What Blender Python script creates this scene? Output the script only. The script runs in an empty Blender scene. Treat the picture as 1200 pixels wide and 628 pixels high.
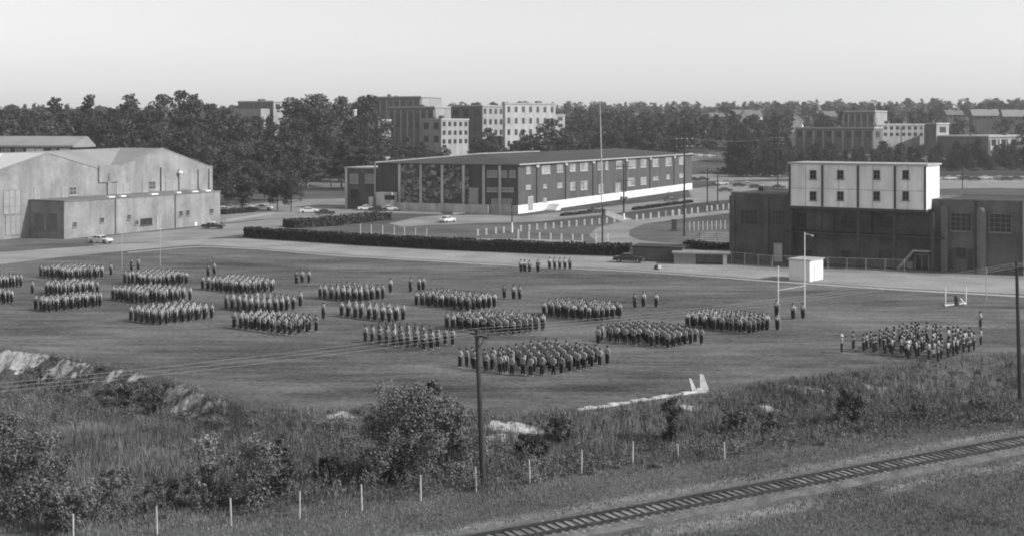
import bpy, math, random
import numpy as np
from mathutils import Vector, Matrix, noise
random.seed(7); rng = np.random.default_rng(7)
R = math.radians
S = bpy.context.scene
COL = S.collection
F, CX, HY, HC = 1500.0, 600.0, 150.0, 22.5     # focal length in photo pixels, centre column, horizon row, eye height

# ------------------------------------------------------------------ camera
cam_d = bpy.data.cameras.new('camera'); cam = bpy.data.objects.new('camera', cam_d); COL.objects.link(cam)
cam.location = (0, 0, HC); cam.rotation_euler = (R(90), 0, 0)
cam_d.sensor_width = 36; cam_d.lens = 45; cam_d.shift_y = -164/1200; cam_d.clip_end = 20000; cam_d.clip_start = 1
S.camera = cam

# ------------------------------------------------------------------ light
SUN_AZ, SUN_EL = 106, 36
w = bpy.data.worlds.new("World"); S.world = w; w.use_nodes = True
nt = w.node_tree; nt.nodes.clear()
sky = nt.nodes.new('ShaderNodeTexSky'); sky.sky_type = 'NISHITA'; sky.sun_disc = False
sky.sun_elevation = R(SUN_EL); sky.sun_rotation = R(SUN_AZ); sky.air_density = 1.0; sky.dust_density = 1.2; sky.altitude = 0
sep = nt.nodes.new('ShaderNodeSeparateColor'); bg = nt.nodes.new('ShaderNodeBackground'); out = nt.nodes.new('ShaderNodeOutputWorld')
m1 = nt.nodes.new('ShaderNodeMath'); m1.operation = 'MULTIPLY'; m1.inputs[1].default_value = 0.40
m2 = nt.nodes.new('ShaderNodeMath'); m2.operation = 'MULTIPLY_ADD'; m2.inputs[1].default_value = 0.18
nt.links.new(sky.outputs[0], sep.inputs[0]); nt.links.new(sep.outputs[1], m1.inputs[0])
nt.links.new(sep.outputs[2], m2.inputs[0]); nt.links.new(m1.outputs[0], m2.inputs[2])
m3 = nt.nodes.new('ShaderNodeMath'); m3.operation = 'MULTIPLY_ADD'; m3.inputs[1].default_value = 0.55
nt.links.new(sep.outputs[0], m3.inputs[0]); nt.links.new(m2.outputs[0], m3.inputs[2])
nt.links.new(m3.outputs[0], bg.inputs[0]); bg.inputs[1].default_value = 0.142
nt.links.new(bg.outputs[0], out.inputs[0])
sd = bpy.data.lights.new('sun', 'SUN'); sd.energy = 3.3; sd.angle = R(0.5); sd.color = (1, 1, 1)
so = bpy.data.objects.new('sun', sd); COL.objects.link(so)
sv = Vector((math.sin(R(SUN_AZ))*math.cos(R(SUN_EL)), math.cos(R(SUN_AZ))*math.cos(R(SUN_EL)), math.sin(R(SUN_EL))))
so.rotation_euler = sv.to_track_quat('Z', 'Y').to_euler(); so.location = (60, -40, 80)
S.view_settings.view_transform = 'Standard'; S.view_settings.look = 'None'
S.view_settings.gamma = 1; S.view_settings.exposure = 0.4; S.view_settings.use_curve_mapping = False
S.cycles.filter_width = 1.9; S.cycles.max_bounces = 5; S.cycles.diffuse_bounces = 3; S.cycles.transparent_max_bounces = 6

# ------------------------------------------------------------------ materials
MATS = {}
def mat(name, v, amt=0.15, scale=1.0, rough=0.85, scale2=None, attr=None, spec=0.3, metal=0.0, stretch=None, bump=0.0, amt2=None, streak=False):
    if name in MATS: return MATS[name]
    m = bpy.data.materials.new(name); m.use_nodes = True; t = m.node_tree; n = t.nodes; L = t.links
    b = n['Principled BSDF']; b.inputs['Roughness'].default_value = rough; b.inputs['Metallic'].default_value = metal
    b.inputs['Specular IOR Level'].default_value = spec
    tc = n.new('ShaderNodeTexCoord'); mp = n.new('ShaderNodeMapping'); L.new(tc.outputs['Object'], mp.inputs[0])
    if stretch: mp.inputs['Scale'].default_value = stretch
    a = n.new('ShaderNodeTexNoise'); a.inputs['Scale'].default_value = scale; a.inputs['Detail'].default_value = 6
    c = n.new('ShaderNodeTexNoise'); c.inputs['Scale'].default_value = scale2 or scale*9; c.inputs['Detail'].default_value = 4
    L.new(mp.outputs[0], a.inputs[0]); L.new(mp.outputs[0], c.inputs[0])
    r1 = n.new('ShaderNodeMapRange'); r1.inputs[1].default_value = .3; r1.inputs[2].default_value = .7
    r1.inputs[3].default_value = 1-amt; r1.inputs[4].default_value = 1+amt; L.new(a.outputs[0], r1.inputs[0])
    q = amt*.6 if amt2 is None else amt2
    r2 = n.new('ShaderNodeMapRange'); r2.inputs[1].default_value = .3; r2.inputs[2].default_value = .7
    r2.inputs[3].default_value = 1-q; r2.inputs[4].default_value = 1+q; L.new(c.outputs[0], r2.inputs[0])
    mu = n.new('ShaderNodeMath'); mu.operation = 'MULTIPLY'; L.new(r1.outputs[0], mu.inputs[0]); L.new(r2.outputs[0], mu.inputs[1])
    mv = n.new('ShaderNodeMath'); mv.operation = 'MULTIPLY'; L.new(mu.outputs[0], mv.inputs[0])
    if attr:
        at = n.new('ShaderNodeAttribute'); at.attribute_name = attr; L.new(at.outputs['Fac'], mv.inputs[1])
        sc = n.new('ShaderNodeMath'); sc.operation = 'MULTIPLY'; sc.inputs[1].default_value = v
        L.new(mv.outputs[0], sc.inputs[0]); last = sc
    else: mv.inputs[1].default_value = v; last = mv
    if streak:   # rain streaks down a wall
        mp2 = n.new('ShaderNodeMapping'); mp2.inputs['Scale'].default_value = (.55, .55, .10); L.new(tc.outputs['Object'], mp2.inputs[0])
        st = n.new('ShaderNodeTexNoise'); st.inputs['Scale'].default_value = 1.0; st.inputs['Detail'].default_value = 5; L.new(mp2.outputs[0], st.inputs[0])
        r3 = n.new('ShaderNodeMapRange'); r3.inputs[1].default_value = .35; r3.inputs[2].default_value = .65; r3.inputs[3].default_value = .84; r3.inputs[4].default_value = 1.12
        L.new(st.outputs[0], r3.inputs[0]); m3 = n.new('ShaderNodeMath'); m3.operation = 'MULTIPLY'; L.new(last.outputs[0], m3.inputs[0]); L.new(r3.outputs[0], m3.inputs[1]); last = m3
    L.new(last.outputs[0], b.inputs['Base Color'])
    if bump:
        bp = n.new('ShaderNodeBump'); bp.inputs['Strength'].default_value = bump; bp.inputs['Distance'].default_value = .15
        L.new(c.outputs[0], bp.inputs['Height']); L.new(bp.outputs[0], b.inputs['Normal'])
    MATS[name] = m; return m
def leafmat(name, v, amt=.35, scale=.5):
    m = mat(name, v, amt, scale, .75, spec=.15, attr='tone'); t = m.node_tree; b = t.nodes['Principled BSDF']
    sock = b.inputs['Base Color'].links[0].from_socket; oi = t.nodes.new('ShaderNodeObjectInfo'); mr = t.nodes.new('ShaderNodeMapRange')
    mr.inputs[3].default_value = .72; mr.inputs[4].default_value = 1.32; t.links.new(oi.outputs['Random'], mr.inputs[0])
    mu = t.nodes.new('ShaderNodeMath'); mu.operation = 'MULTIPLY'; t.links.new(sock, mu.inputs[0]); t.links.new(mr.outputs[0], mu.inputs[1]); t.links.new(mu.outputs[0], b.inputs['Base Color'])
    return m
M_brick = mat('brick_wall', .078, .16, .25, .95, 3, streak=True)
M_brick_s = mat('brick_wall_stadium', .125, .28, .25, .95, 3, streak=True)
M_brick_d = mat('brick_wall_dark', .10, .28, .25, .95, 3, streak=True)
M_hangar = mat('brick_wall_pale', .23, .2, .22, .95, 1.1, streak=True)
M_conc = mat('concrete', .45, .15, .4, .9, streak=True)
M_white = mat('white_paint', .75, .06, .3, .7)
M_board = mat('white_boarding', .75, .08, .22, .75, 1.0, streak=True)
M_trim = mat('trim_pale', .36, .12, .5, .8)
M_roofd = mat('roof_felt_dark', .05, .22, .15, .9, 1.5)
M_roofl = mat('roof_pale', .25, .12, .12, .9, 1.5)
M_roofm = mat('roof_mid', .15, .15, .15, .9, 1.5)
M_glass = mat('window_glass_dark', .035, .3, 1, .15, spec=.5)
M_blind = mat('window_blind', .26, .18, .8, .6)
M_frame_d = mat('window_frame_dark', .07, .1, 1, .6)
M_steel = mat('steel_dark', .06, .2, 1, .6)
M_pole = mat('creosote_wood', .045, .3, .8, .9, stretch=(3, 3, .3))
M_postw = mat('post_whitewash', .4, .2, 2, .8)
M_wire = mat('wire', .16, .1, 1, .5)
M_wirel = mat('wire_bright', .25, .1, 1, .35, metal=.3)
M_insul = mat('insulator_glass', .7, .1, 1, .3)
M_hedge = leafmat('hedge_leaves', .05)
M_hedgec = mat('hedge_core', .022, .2, 1)
M_leaf = leafmat('broadleaf', .062, .2, .3)
M_pine = leafmat('pine_needles', .046, .25, .3)
M_far = leafmat('far_wood_leaves', .045, .25, .03)
M_bush = leafmat('shrub_leaves', .135, .3, .8)
M_bushd = leafmat('shrub_leaves_dark', .09, .3, .8)
M_bark = mat('bark', .08, .3, 2, .95)
M_barkl = mat('bark_pale', .2, .3, 2, .95)
M_grass = leafmat('dry_grass', .185, .2, .12)
M_rail = mat('rail_steel', .05, .3, 2, .45, metal=.3)
M_tie = mat('sleeper_wood', .28, .4, .9, .95)
M_ball = mat('ballast', .115, .35, .7, .95, 9, bump=.6)
M_asph = mat('asphalt', .16, .14, .08, .9, 1.2)
M_dirt = mat('dirt_road', .25, .24, .12, .95, 1.6)
M_grav = mat('gravel', .21, .26, .1, .95, 2)
M_path = mat('path_concrete', .33, .12, .3, .9)
M_lawn = mat('lawn', .105, .2, .06, .95, 1)
M_skin = mat('skin', .32, .05, 3, .6); M_shirt = mat('shirt_khaki', .27, .08, 2, .9); M_trous = mat('trousers_dark', .022, .2, 2, .9)
M_cap = mat('cap_dark', .04, .1, 2, .8); M_shoe = mat('shoe_black', .02, .1, 2, .4); M_hair = mat('hair_dark', .03, .1, 2, .8)
M_helm = mat('helmet_white', .7, .05, 2, .4); M_brass = mat('brass', .5, .1, 3, .25, metal=.9)
M_tank = mat('transformer_grey', .12, .1, 1, .6)
M_rubber = mat('rubber', .02, .1, 1, .8); M_chrome = mat('chrome', .6, .05, 1, .2, metal=.9)

# ------------------------------------------------------------------ helpers
def tag(o, label=None, cat=None, group=None, kind=None):
    if label: o['label'] = label
    if cat: o['category'] = cat
    if group: o['group'] = group
    if kind: o['kind'] = kind
    return o
def empty(name, loc, rz=0, label=None, cat=None, group=None):
    o = bpy.data.objects.new(name, None); COL.objects.link(o); o.location = loc; o.rotation_euler = (0, 0, rz); o.empty_display_size = .5
    return tag(o, label, cat, group)
class MB:
    def __init__(s): s.v = []; s.f = []; s.m = []; s.tone = None
    def add(s, vs, fs, mi=0):
        k = len(s.v); s.v += [tuple(p) for p in vs]; s.f += [tuple(i+k for i in f) for f in fs]; s.m += [mi]*len(fs); return s
    def box(s, x0, x1, y0, y1, z0, z1, mi=0):
        return s.add([(x0,y0,z0),(x1,y0,z0),(x1,y1,z0),(x0,y1,z0),(x0,y0,z1),(x1,y0,z1),(x1,y1,z1),(x0,y1,z1)],
                     [(0,3,2,1),(4,5,6,7),(0,1,5,4),(1,2,6,5),(2,3,7,6),(3,0,4,7)], mi)
    def bar(s, p, q, r, r2=None, n=6, mi=0, caps=True):
        p = Vector(p); q = Vector(q); d = (q-p)
        if d.length < 1e-6: return s
        d.normalize(); a = d.orthogonal().normalized(); b = d.cross(a); r2 = r if r2 is None else r2
        vs = []
        for c, rr in ((p, r), (q, r2)):
            for i in range(n):
                t = 2*math.pi*i/n; vs.append(c+a*rr*math.cos(t)+b*rr*math.sin(t))
        fs = [(i, (i+1) % n, n+(i+1) % n, n+i) for i in range(n)]
        if caps: fs += [tuple(range(n-1, -1, -1)), tuple(range(n, 2*n))]
        return s.add(vs, fs, mi)
    def tube(s, pts, r, n=5, mi=0):
        for i in range(len(pts)-1): s.bar(pts[i], pts[i+1], r if not callable(r) else r(i/(len(pts)-1)), r if not callable(r) else r((i+1)/(len(pts)-1)), n, mi, True)
        return s
    def lathe(s, prof, n=12, c=(0,0,0), sx=1, sy=1, mi=0):
        vs = []; fs = []
        for r, z in prof:
            for i in range(n):
                t = 2*math.pi*i/n; vs.append((c[0]+r*sx*math.cos(t), c[1]+r*sy*math.sin(t), c[2]+z))
        for j in range(len(prof)-1):
            for i in range(n): fs.append((j*n+i, j*n+(i+1) % n, (j+1)*n+(i+1) % n, (j+1)*n+i))
        fs += [tuple(range(n-1, -1, -1)), tuple((len(prof)-1)*n+i for i in range(n))]
        return s.add(vs, fs, mi)
    def build(s, name, mats, parent=None, label=None, cat=None, group=None, kind=None, smooth=False, loc=None):
        me = bpy.data.meshes.new(name); me.from_pydata(s.v, [], s.f)
        for m in (mats if isinstance(mats, (list, tuple)) else [mats]): me.materials.append(m)
        if any(s.m): me.polygons.foreach_set('material_index', s.m)
        if smooth: me.polygons.foreach_set('use_smooth', [True]*len(me.polygons))
        if s.tone is not None:
            a = me.attributes.new('tone', 'FLOAT', 'POINT'); a.data.foreach_set('value', np.asarray(s.tone, dtype=np.float32))
        me.update(); o = bpy.data.objects.new(name, me); COL.objects.link(o)
        if loc is not None: o.location = loc
        if parent: o.parent = parent
        return tag(o, label, cat, group, kind)
def np_mesh(name, V, Fc, mats, tone=None, parent=None, smooth=False, mi=None):
    """V (n,3), Fc (m,k) arrays -> object"""
    me = bpy.data.meshes.new(name); k = Fc.shape[1]
    me.vertices.add(len(V)); me.vertices.foreach_set('co', np.ascontiguousarray(V, dtype=np.float32).ravel())
    me.loops.add(Fc.size); me.loops.foreach_set('vertex_index', np.ascontiguousarray(Fc, dtype=np.int32).ravel())
    me.polygons.add(len(Fc)); me.polygons.foreach_set('loop_start', np.arange(0, Fc.size, k, dtype=np.int32))
    try: me.polygons.foreach_set('loop_total', np.full(len(Fc), k, dtype=np.int32))
    except Exception: pass
    for m in (mats if isinstance(mats, (list, tuple)) else [mats]): me.materials.append(m)
    if mi is not None: me.polygons.foreach_set('material_index', np.asarray(mi, dtype=np.int32))
    if smooth: me.polygons.foreach_set('use_smooth', np.ones(len(Fc), dtype=bool))
    if tone is not None:
        a = me.attributes.new('tone', 'FLOAT', 'POINT'); a.data.foreach_set('value', np.asarray(tone, dtype=np.float32))
    me.update(calc_edges=True); o = bpy.data.objects.new(name, me); COL.objects.link(o)
    if parent: o.parent = parent
    return o
def dup(root, loc, rz=0, sc=None, label=None, group=None):
    r = root.copy(); COL.objects.link(r); r.location = loc; r.rotation_euler = (0, 0, rz)
    if sc is not None: r.scale = (sc, sc, sc) if not isinstance(sc, tuple) else sc
    if label: r['label'] = label
    if group: r['group'] = group
    for ch in list(KIDS[root.name]):
        c = ch.copy(); COL.objects.link(c); c.parent = r
        for g in KIDS.get(ch.name, []):
            d = g.copy(); COL.objects.link(d); d.parent = c
    return r
KIDS = {}
def kids(root, *ch): KIDS.setdefault(root.name, []).extend(ch)

# ------------------------------------------------------------------ terrain height
LIP = [(-90,146),(-52.3,130.8),(-45.9,127.4),(-35.8,119.3),(-30.4,114),(-21.4,103.5),(-13.6,101.7),(-6.9,103),(-.7,99.9),(5.4,101.7),(15.9,108.2),(22.5,112.5),(31.5,118),(41,123.2),(50.9,127.4),(90,146)]
lx = np.array([p[0] for p in LIP]); ly = np.array([p[1] for p in LIP])
FAR = [(0,0),(480,0),(560,4),(640,9.5),(800,16),(1000,24),(1400,33),(2000,41),(3000,42),(9000,42)]
fx = np.array([p[0] for p in FAR]); fy = np.array([p[1] for p in FAR])
def sstep(a, b, x):
    t = np.clip((x-a)/(b-a), 0, 1); return t*t*(3-2*t)
TRK_P = np.array([10.1, 75.9]); TRK_E = np.array([math.sin(R(60)), math.cos(R(60))]); TRK_N = np.array([-TRK_E[1], TRK_E[0]])
def wob(x, y, f, ph):
    return np.sin(x*f+ph)*np.cos(y*f*1.13+ph*1.7)+.5*np.sin(x*f*2.3+y*f*1.9+ph*3.1)+.3*np.sin(-x*f*4.1+y*f*3.7+ph)
def hgt(x, y):
    x = np.asarray(x, dtype=float); y = np.asarray(y, dtype=float)
    z = np.interp(y, fx, fy)
    z = z*(1+.00022*np.clip(x, -1500, 1500)*sstep(500, 1500, y)) + sstep(600, 1200, y)*3*wob(x, y, .006, 1.0)
    lip = np.interp(x, lx, ly)+.3*wob(x, y*0, .35, .4)+.18*wob(x, y*0, 1.3, .9)
    fen = 79.7+.45*x
    s = lip-y                                   # metres from the lip of the field towards the railway
    W = np.maximum(lip-fen, 8)
    dep = 1.05+1.15*sstep(-12, -32, x)+.5*sstep(20, 45, x)
    up = sstep(0.45, 1.0, s/W)
    bank = sstep(-.8, 7.5-2.6*sstep(-14, -24, x), s)
    g = -dep*bank*(1-up) + bank*(1-sstep(.9, 1.3, s/W))*.16*wob(x, y, .28, 2.0)+bank*(1-up)*.1*wob(x, y, .9, .3)
    g = g + (s > 0)*0.0
    g = g - sstep(-12, -22, x)*.22*np.abs(np.sin(x*1.9+1.2*np.sin(x*.7)+.6*np.sin(s*.9)))*sstep(.1, 1.5, s)*(1-sstep(3.0, 6.5, s)) - sstep(-12, -22, x)*.10*np.abs(np.sin(x*4.7+2*np.sin(x*1.1)))*sstep(.1, 1, s)*(1-sstep(2.5, 5, s))
    # low spoil ridge in the left of the gully
    g = g + .9*np.exp(-((x+33-(y-98)*1.1)**2)/60 - ((y-96)**2)/60)*bank
    # railway bed
    d = (x-TRK_P[0])*TRK_N[0]+(y-TRK_P[1])*TRK_N[1]
    nearz = (y < 140)
    bed = .05*(1-sstep(2.0, 4.2, np.abs(d)))
    g = g*(1-(1-sstep(2.5, 6, np.abs(d)))) + bed
    return z + g*nearz
def hz(x, y): return float(hgt(x, y))
def G(px, py, z0=None):
    """the point of the ground seen at photo pixel (px, py)"""
    if z0 is not None:
        Y = F*(HC-z0)/(py-HY); return Vector(((px-CX)/F*Y, Y, z0))
    ys = np.concatenate([np.arange(40, 700, .5), np.arange(700, 3000, 5)])
    xs = (px-CX)/F*ys; zs = HC-(py-HY)/F*ys; h = hgt(xs, ys)
    k = np.argmax(zs < h) if (zs < h).any() else len(ys)-1
    return Vector((float(xs[k]), float(ys[k]), float(h[k])))
def at(px, Y): 
    x = (px-CX)/F*Y; return Vector((x, Y, hz(x, Y)))
def zat(py, Y): return HC-(py-HY)*Y/F

# ------------------------------------------------------------------ ground sheet
NC = 560
yy = np.concatenate([np.linspace(14, 58, 60, endpoint=False), np.linspace(58, 148, 430, endpoint=False), 148*(9000/148)**(np.arange(430)/429)]); NR = len(yy); tt = np.linspace(-1, 1, NC); tt = .95*(tt*.62+.38*tt**3)
YY, TT = np.meshgrid(yy, tt, indexing='ij'); XX = TT*(YY+8)
ZZ = hgt(XX, YY)
# albedo map: mown field, rough grass, bare soil
def blob(px, py, rx, ry, z0=0):
    p = G(px, py); return ((XX-p.x)/rx)**2+((YY-p.y)/ry)**2
lipY = np.interp(XX, lx, ly); sL = lipY-YY
base = np.full(XX.shape, .106)
rough = sstep(-3, 2, sL)*(YY < 150)
nz = wob(XX, YY, .11, .5)*.5+wob(XX, YY, .5, 1.5)*.35
base = base*(1-rough)+rough*(.098+.022*nz)
base += (1-rough)*(YY < 260)*(.006*wob(XX*.6+YY*.5, YY*1.4, .16, 2.2)+.005*wob(XX, YY, .6, .2))
# worn lighter lanes and mowing bands along the field
uax = XX*math.sin(R(128))+YY*math.cos(R(128)); vax = XX*math.cos(R(128))-YY*math.sin(R(128))
base += (1-rough)*(YY < 260)*(.008*np.sin(vax*.33+.8*np.sin(uax*.05))*(.6+.4*np.sin(uax*.07)))
for (px, py, rx, ry, a) in [(560,375,16,2.5,.025),(440,363,12,2,.02),(700,388,14,2,.02),(1130,383,9,1.2,.05),(960,440,8,1.5,.02),(250,390,14,3,.015),(640,338,20,4,.012)]:
    base += a*np.exp(-blob(px, py, rx, ry)**1)
soil = np.zeros(XX.shape)
for (px, py, rx, ry, a) in [(18,417,5,2.2,.9),(45,420,4,2,.8),(80,428,3.4,2.0,1),(100,434,2.4,1.4,.6),(150,435,2.4,1.3,.85),(165,440,2,1.2,.7),(212,455,2.4,1.9,1),(232,462,2.4,1.7,.95),(258,471,3,1.1,.85),(402,486,1.3,1.2,.7),(458,491,1.4,1.2,.45),(437,522,1.0,.8,.6),
    (600,503,1.9,1.5,.95),(618,506,1.7,1.3,.8),(592,512,1.3,1.3,.6),(812,480,.9,.9,.7),(903,478,.8,1.3,.7),(935,458,2.4,1.3,.5),(965,462,1.6,1.2,.5),(1030,455,1.4,1.0,.45),(1150,470,2.2,1.0,.5),(680,506,.7,.7,.5),(750,505,1.0,.8,.45),(530,473,1.5,.4,.8)]:
    d = blob(px, py, rx*1.15, ry*.8); d = d*np.clip(1+.35*wob(XX, YY, 1.7, px*.1)+.25*wob(XX, YY, 4.1, px*.2), .45, 2); soil = np.maximum(soil, a*(1-sstep(.35, 1.15, d)))
soil *= sstep(-.25, .1, sL-.3*wob(XX, YY*0, .35, .4)*-1)
# shade of an undercut, painted dark along the lip
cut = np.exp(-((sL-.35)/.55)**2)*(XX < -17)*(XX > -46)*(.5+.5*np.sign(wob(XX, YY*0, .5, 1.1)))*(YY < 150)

d2 = (XX-TRK_P[0])*TRK_N[0]+(YY-TRK_P[1])*TRK_N[1]
shoulder = (np.exp(-((d2-2.9)/.7)**2)*.8+np.exp(-((d2+3.2+.3*wob(XX, YY, .35, .1))/.8)**2)*np.clip(.55+.5*wob(XX, YY, .22, 1.9), 0, 1))*(YY < 140)
base = base*(1-shoulder)+shoulder*.26
# thin dry stream trail right of the middle
for (a, b) in [((935,500),(985,497)),((985,497),(1040,490)),((1040,490),(1110,478))]:
    A = G(*a); B = G(*b); ab = np.array([B.x-A.x, B.y-A.y]); L2 = ab@ab
    t = np.clip(((XX-A.x)*ab[0]+(YY-A.y)*ab[1])/L2, 0, 1); dd = np.hypot(XX-A.x-t*ab[0], YY-A.y-t*ab[1]+.25*wob(XX, YY, .8, .7))
    k = np.exp(-(dd/.5)**2)*.6*(.6+.5*wob(XX, YY, 1.1, 4)); k = np.clip(k, 0, 1); base = base*(1-k)+k*.36
base = np.where(YY > 300, .075+.015*wob(XX, YY, .02, .4), base)
base = np.clip(base, .03, .5)
V = np.stack([XX, YY, ZZ], -1).reshape(-1, 3)
ii = np.arange(NR*NC).reshape(NR, NC)
Fc = np.stack([ii[:-1,:-1], ii[:-1,1:], ii[1:,1:], ii[1:,:-1]], -1).reshape(-1, 4)
soil_raw = soil.copy()
M_ground = mat('ground_grass', 1.0, .12, .22, .95, 2.6, attr='tone', spec=.1, bump=.5, amt2=.16)
gr = np_mesh('ground', V, Fc, M_ground, base.ravel(), smooth=True); tag(gr, kind='structure')
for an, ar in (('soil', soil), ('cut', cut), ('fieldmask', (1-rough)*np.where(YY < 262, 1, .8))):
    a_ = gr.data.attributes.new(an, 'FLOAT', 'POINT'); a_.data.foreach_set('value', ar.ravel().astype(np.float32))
t = M_ground.node_tree; n_ = t.nodes; Lk = t.links; bs = n_['Principled BSDF']
src = bs.inputs['Base Color'].links[0].from_socket
def nd(tp, **k):
    x = n_.new(tp)
    for a, b in k.items(): setattr(x, a, b)
    return x
def mth(op, a, b=None, c=None, clamp=False):
    x = nd('ShaderNodeMath', operation=op); x.use_clamp = clamp
    for i, v in enumerate((a, b, c)):
        if v is None: continue
        if isinstance(v, (int, float)): x.inputs[i].default_value = v
        else: Lk.new(v, x.inputs[i])
    return x.outputs[0]
def noi(sc, stretch=(1,1,1), det=5, rot=0):
    tc = nd('ShaderNodeTexCoord'); mp = nd('ShaderNodeMapping'); mp.inputs['Scale'].default_value = stretch; mp.inputs['Rotation'].default_value = (0,0,rot); Lk.new(tc.outputs['Object'], mp.inputs[0])
    x = nd('ShaderNodeTexNoise'); x.inputs['Scale'].default_value = sc; x.inputs['Detail'].default_value = det; x.inputs['Roughness'].default_value = .62; Lk.new(mp.outputs[0], x.inputs[0]); return x.outputs[0]
def sm(v, a, b, lo=0., hi=1.):
    x = nd('ShaderNodeMapRange'); x.interpolation_type = 'SMOOTHSTEP'; x.inputs[1].default_value = a; x.inputs[2].default_value = b; x.inputs[3].default_value = lo; x.inputs[4].default_value = hi; Lk.new(v, x.inputs[0]); return x.outputs[0]
def att(nm): x = nd('ShaderNodeAttribute'); x.attribute_name = nm; return x.outputs['Fac']
ns = noi(1.1, (1.5, .5, 1.2), 10); so_ = att('soil')
msk = mth('MULTIPLY', sm(mth('ADD', so_, mth('MULTIPLY', mth('SUBTRACT', ns, .5), 3.6)), .36, .84), sm(so_, .05, .3))
soilc = mth('MULTIPLY', sm(noi(2.2, (1.6, .5, .3), 6), .25, .75, .6, 1.3), .40)
mow = mth('MULTIPLY', mth('SUBTRACT', noi(.05, (.55, 1.8, 1), 8, .35), .5), 2.2)
mow2 = mth('MULTIPLY', mth('SUBTRACT', noi(.30, (.3, 1.7, 1), 8, .5), .5), 1.9)
mow3 = mth('MULTIPLY', mth('SUBTRACT', noi(2.2, (.7, 1.3, 1), 9), .5), 2.3)
fm = mth('ADD', 1.0, mth('MULTIPLY', att('fieldmask'), mth('ADD', mth('ADD', mow, mow2), mow3)))
c1 = mth('MULTIPLY', src, fm)
c1 = mth('MULTIPLY', c1, mth('SUBTRACT', 1.0, mth('MULTIPLY', sm(mth('ADD', att('cut'), mth('MULTIPLY', mth('SUBTRACT', noi(.8), .5), 1.6)), .5, .9), .6)))  # darkens the colour for the painted undercut shade
mx = mth('ADD', mth('MULTIPLY', c1, mth('SUBTRACT', 1.0, msk)), mth('MULTIPLY', soilc, msk))
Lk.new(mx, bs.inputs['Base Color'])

# ------------------------------------------------------------------ flat sheets: roads, lots, paths
def sheet(name, pts, m, lift=.02, kind='structure', div=None):
    P = [G(px, py) for px, py in pts]
    mb = MB(); n = len(P); top = [Vector((p.x, p.y, p.z+lift)) for p in P]
    mb.add(top, [tuple(range(n))])
    o = mb.build(name, m, kind=kind)
    if o.data.polygons[0].normal.z < 0: o.data.flip_normals()
    return o
def strip(name, far, near, m, lift=.02, sub=12):
    """a road between a far edge and a near edge (photo pixels), draped on the ground"""
    def res(pts):
        P = [G(*p) for p in pts]; d = [0]
        for a, b in zip(P, P[1:]): d.append(d[-1]+(b-a).length)
        o = []
        for k in range(sub+1):
            t = d[-1]*k/sub; j = max(i for i in range(len(d)) if d[i] <= t+1e-6); j = min(j, len(P)-2)
            f = (t-d[j])/max(d[j+1]-d[j], 1e-6); o.append(P[j].lerp(P[j+1], f))
        return o
    A, B = res(far), res(near); mb = MB(); K = 4
    vs = []
    for a, b in zip(A, B):
        for k in range(K+1):
            p = a.lerp(b, k/K); vs.append((p.x, p.y, hz(p.x, p.y)+lift))
    fs = [(i*(K+1)+k, i*(K+1)+k+1, (i+1)*(K+1)+k+1, (i+1)*(K+1)+k) for i in range(sub) for k in range(K)]
    mb.add(vs, fs); o = mb.build(name, m, kind='structure')
    if sum(p.normal.z for p in o.data.polygons) < 0: o.data.flip_normals()
    return o
strip('dirt_road', [(-60,299),(0,296),(120,287.5),(200,283),(232,280.5),(285,280),(400,287.5),(525,294.5),(650,299.5),(740,302),(800,304),(860,310),(950,318),(1100,322),(1260,329)],
      [(-60,316),(0,310),(60,303),(150,294),(232,287),(300,291),(400,299),(500,304.5),(600,310),(750,317),(900,328),(1050,338),(1200,345.5),(1260,349)], M_dirt, .02, 40)
strip('chalk_line', [(150,296),(232,288.6),(300,291.8),(400,300),(500,305.5),(600,311),(750,318),(900,329),(1050,339),(1260,350)],
      [(150,297),(232,289.4),(300,292.6),(400,300.8),(500,306.3),(600,312),(750,319),(900,330.2),(1050,340.5),(1260,352)], M_path, .026, 40)
strip('gravel_lot', [(104,284),(135,275.5),(200,270.5),(262,263),(300,259),(345,255)], [(112,288),(150,285.5),(200,283),(240,280.4),(286,275),(350,266)], M_grav, .03, 16)
strip('parking_lot', [(215,246),(300,239),(350,234),(410,233),(460,235),(500,239)], [(262,262),(300,258),(350,256),(400,254.5),(460,250.5),(520,252)], M_grav, .034, 16)
strip('path', [(265,258),(300,252),(322,249)], [(265,260),(300,254.5),(322,251)], M_path, .045, 6)
strip('campus_road', [(455,262),(500,253),(560,252),(610,254),(700,244),(760,237),(815,231),(860,226)], [(470,266),(520,264),(560,262),(625,261),(700,253),(770,245),(820,238),(870,233)], M_grav, .034, 18)
strip('road_loop', [(545,280),(620,280.5),(680,282.5)], [(545,282),(620,283.5),(690,286.5)], M_dirt, .038, 10)
strip('driveway', [(885,243),(850,247),(790,253),(735,259),(700,267),(690,276),(700,285),(740,289),(800,291.5)], [(887,247),(850,251),(790,258),(755,263),(738,270),(737,277),(750,282),(770,284.5),(800,286.5)], M_grav, .042, 40)
strip('driveway_link', [(712,248),(725,252),(742,258)], [(704,250),(712,254),(728,260)], M_path, .05, 6)
strip('footpath', [(528,248),(556,246)], [(532,252),(560,248)], M_path, .05, 4)
strip('far_road', [(800,206),(850,203),(925,203)], [(800,214),(850,212),(925,210)], M_grav, .05, 10)
strip('far_lot', [(804,181),(830,179),(850,180)], [(806,190),(830,188),(850,190)], M_grav, .05, 4)
strip('side_yard', [(806,222),(850,214),(925,213)], [(812,236),(850,232),(930,230)], M_grav, .05, 10)
strip('distant_lot', [(1100,208),(1160,207),(1260,207)], [(1100,222),(1160,221),(1260,222)], M_grav, .05, 8)
strip('hill_road', [(345,212),(400,209),(440,208)], [(350,221),(400,220),(440,219)], M_asph, .05, 8)
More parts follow.
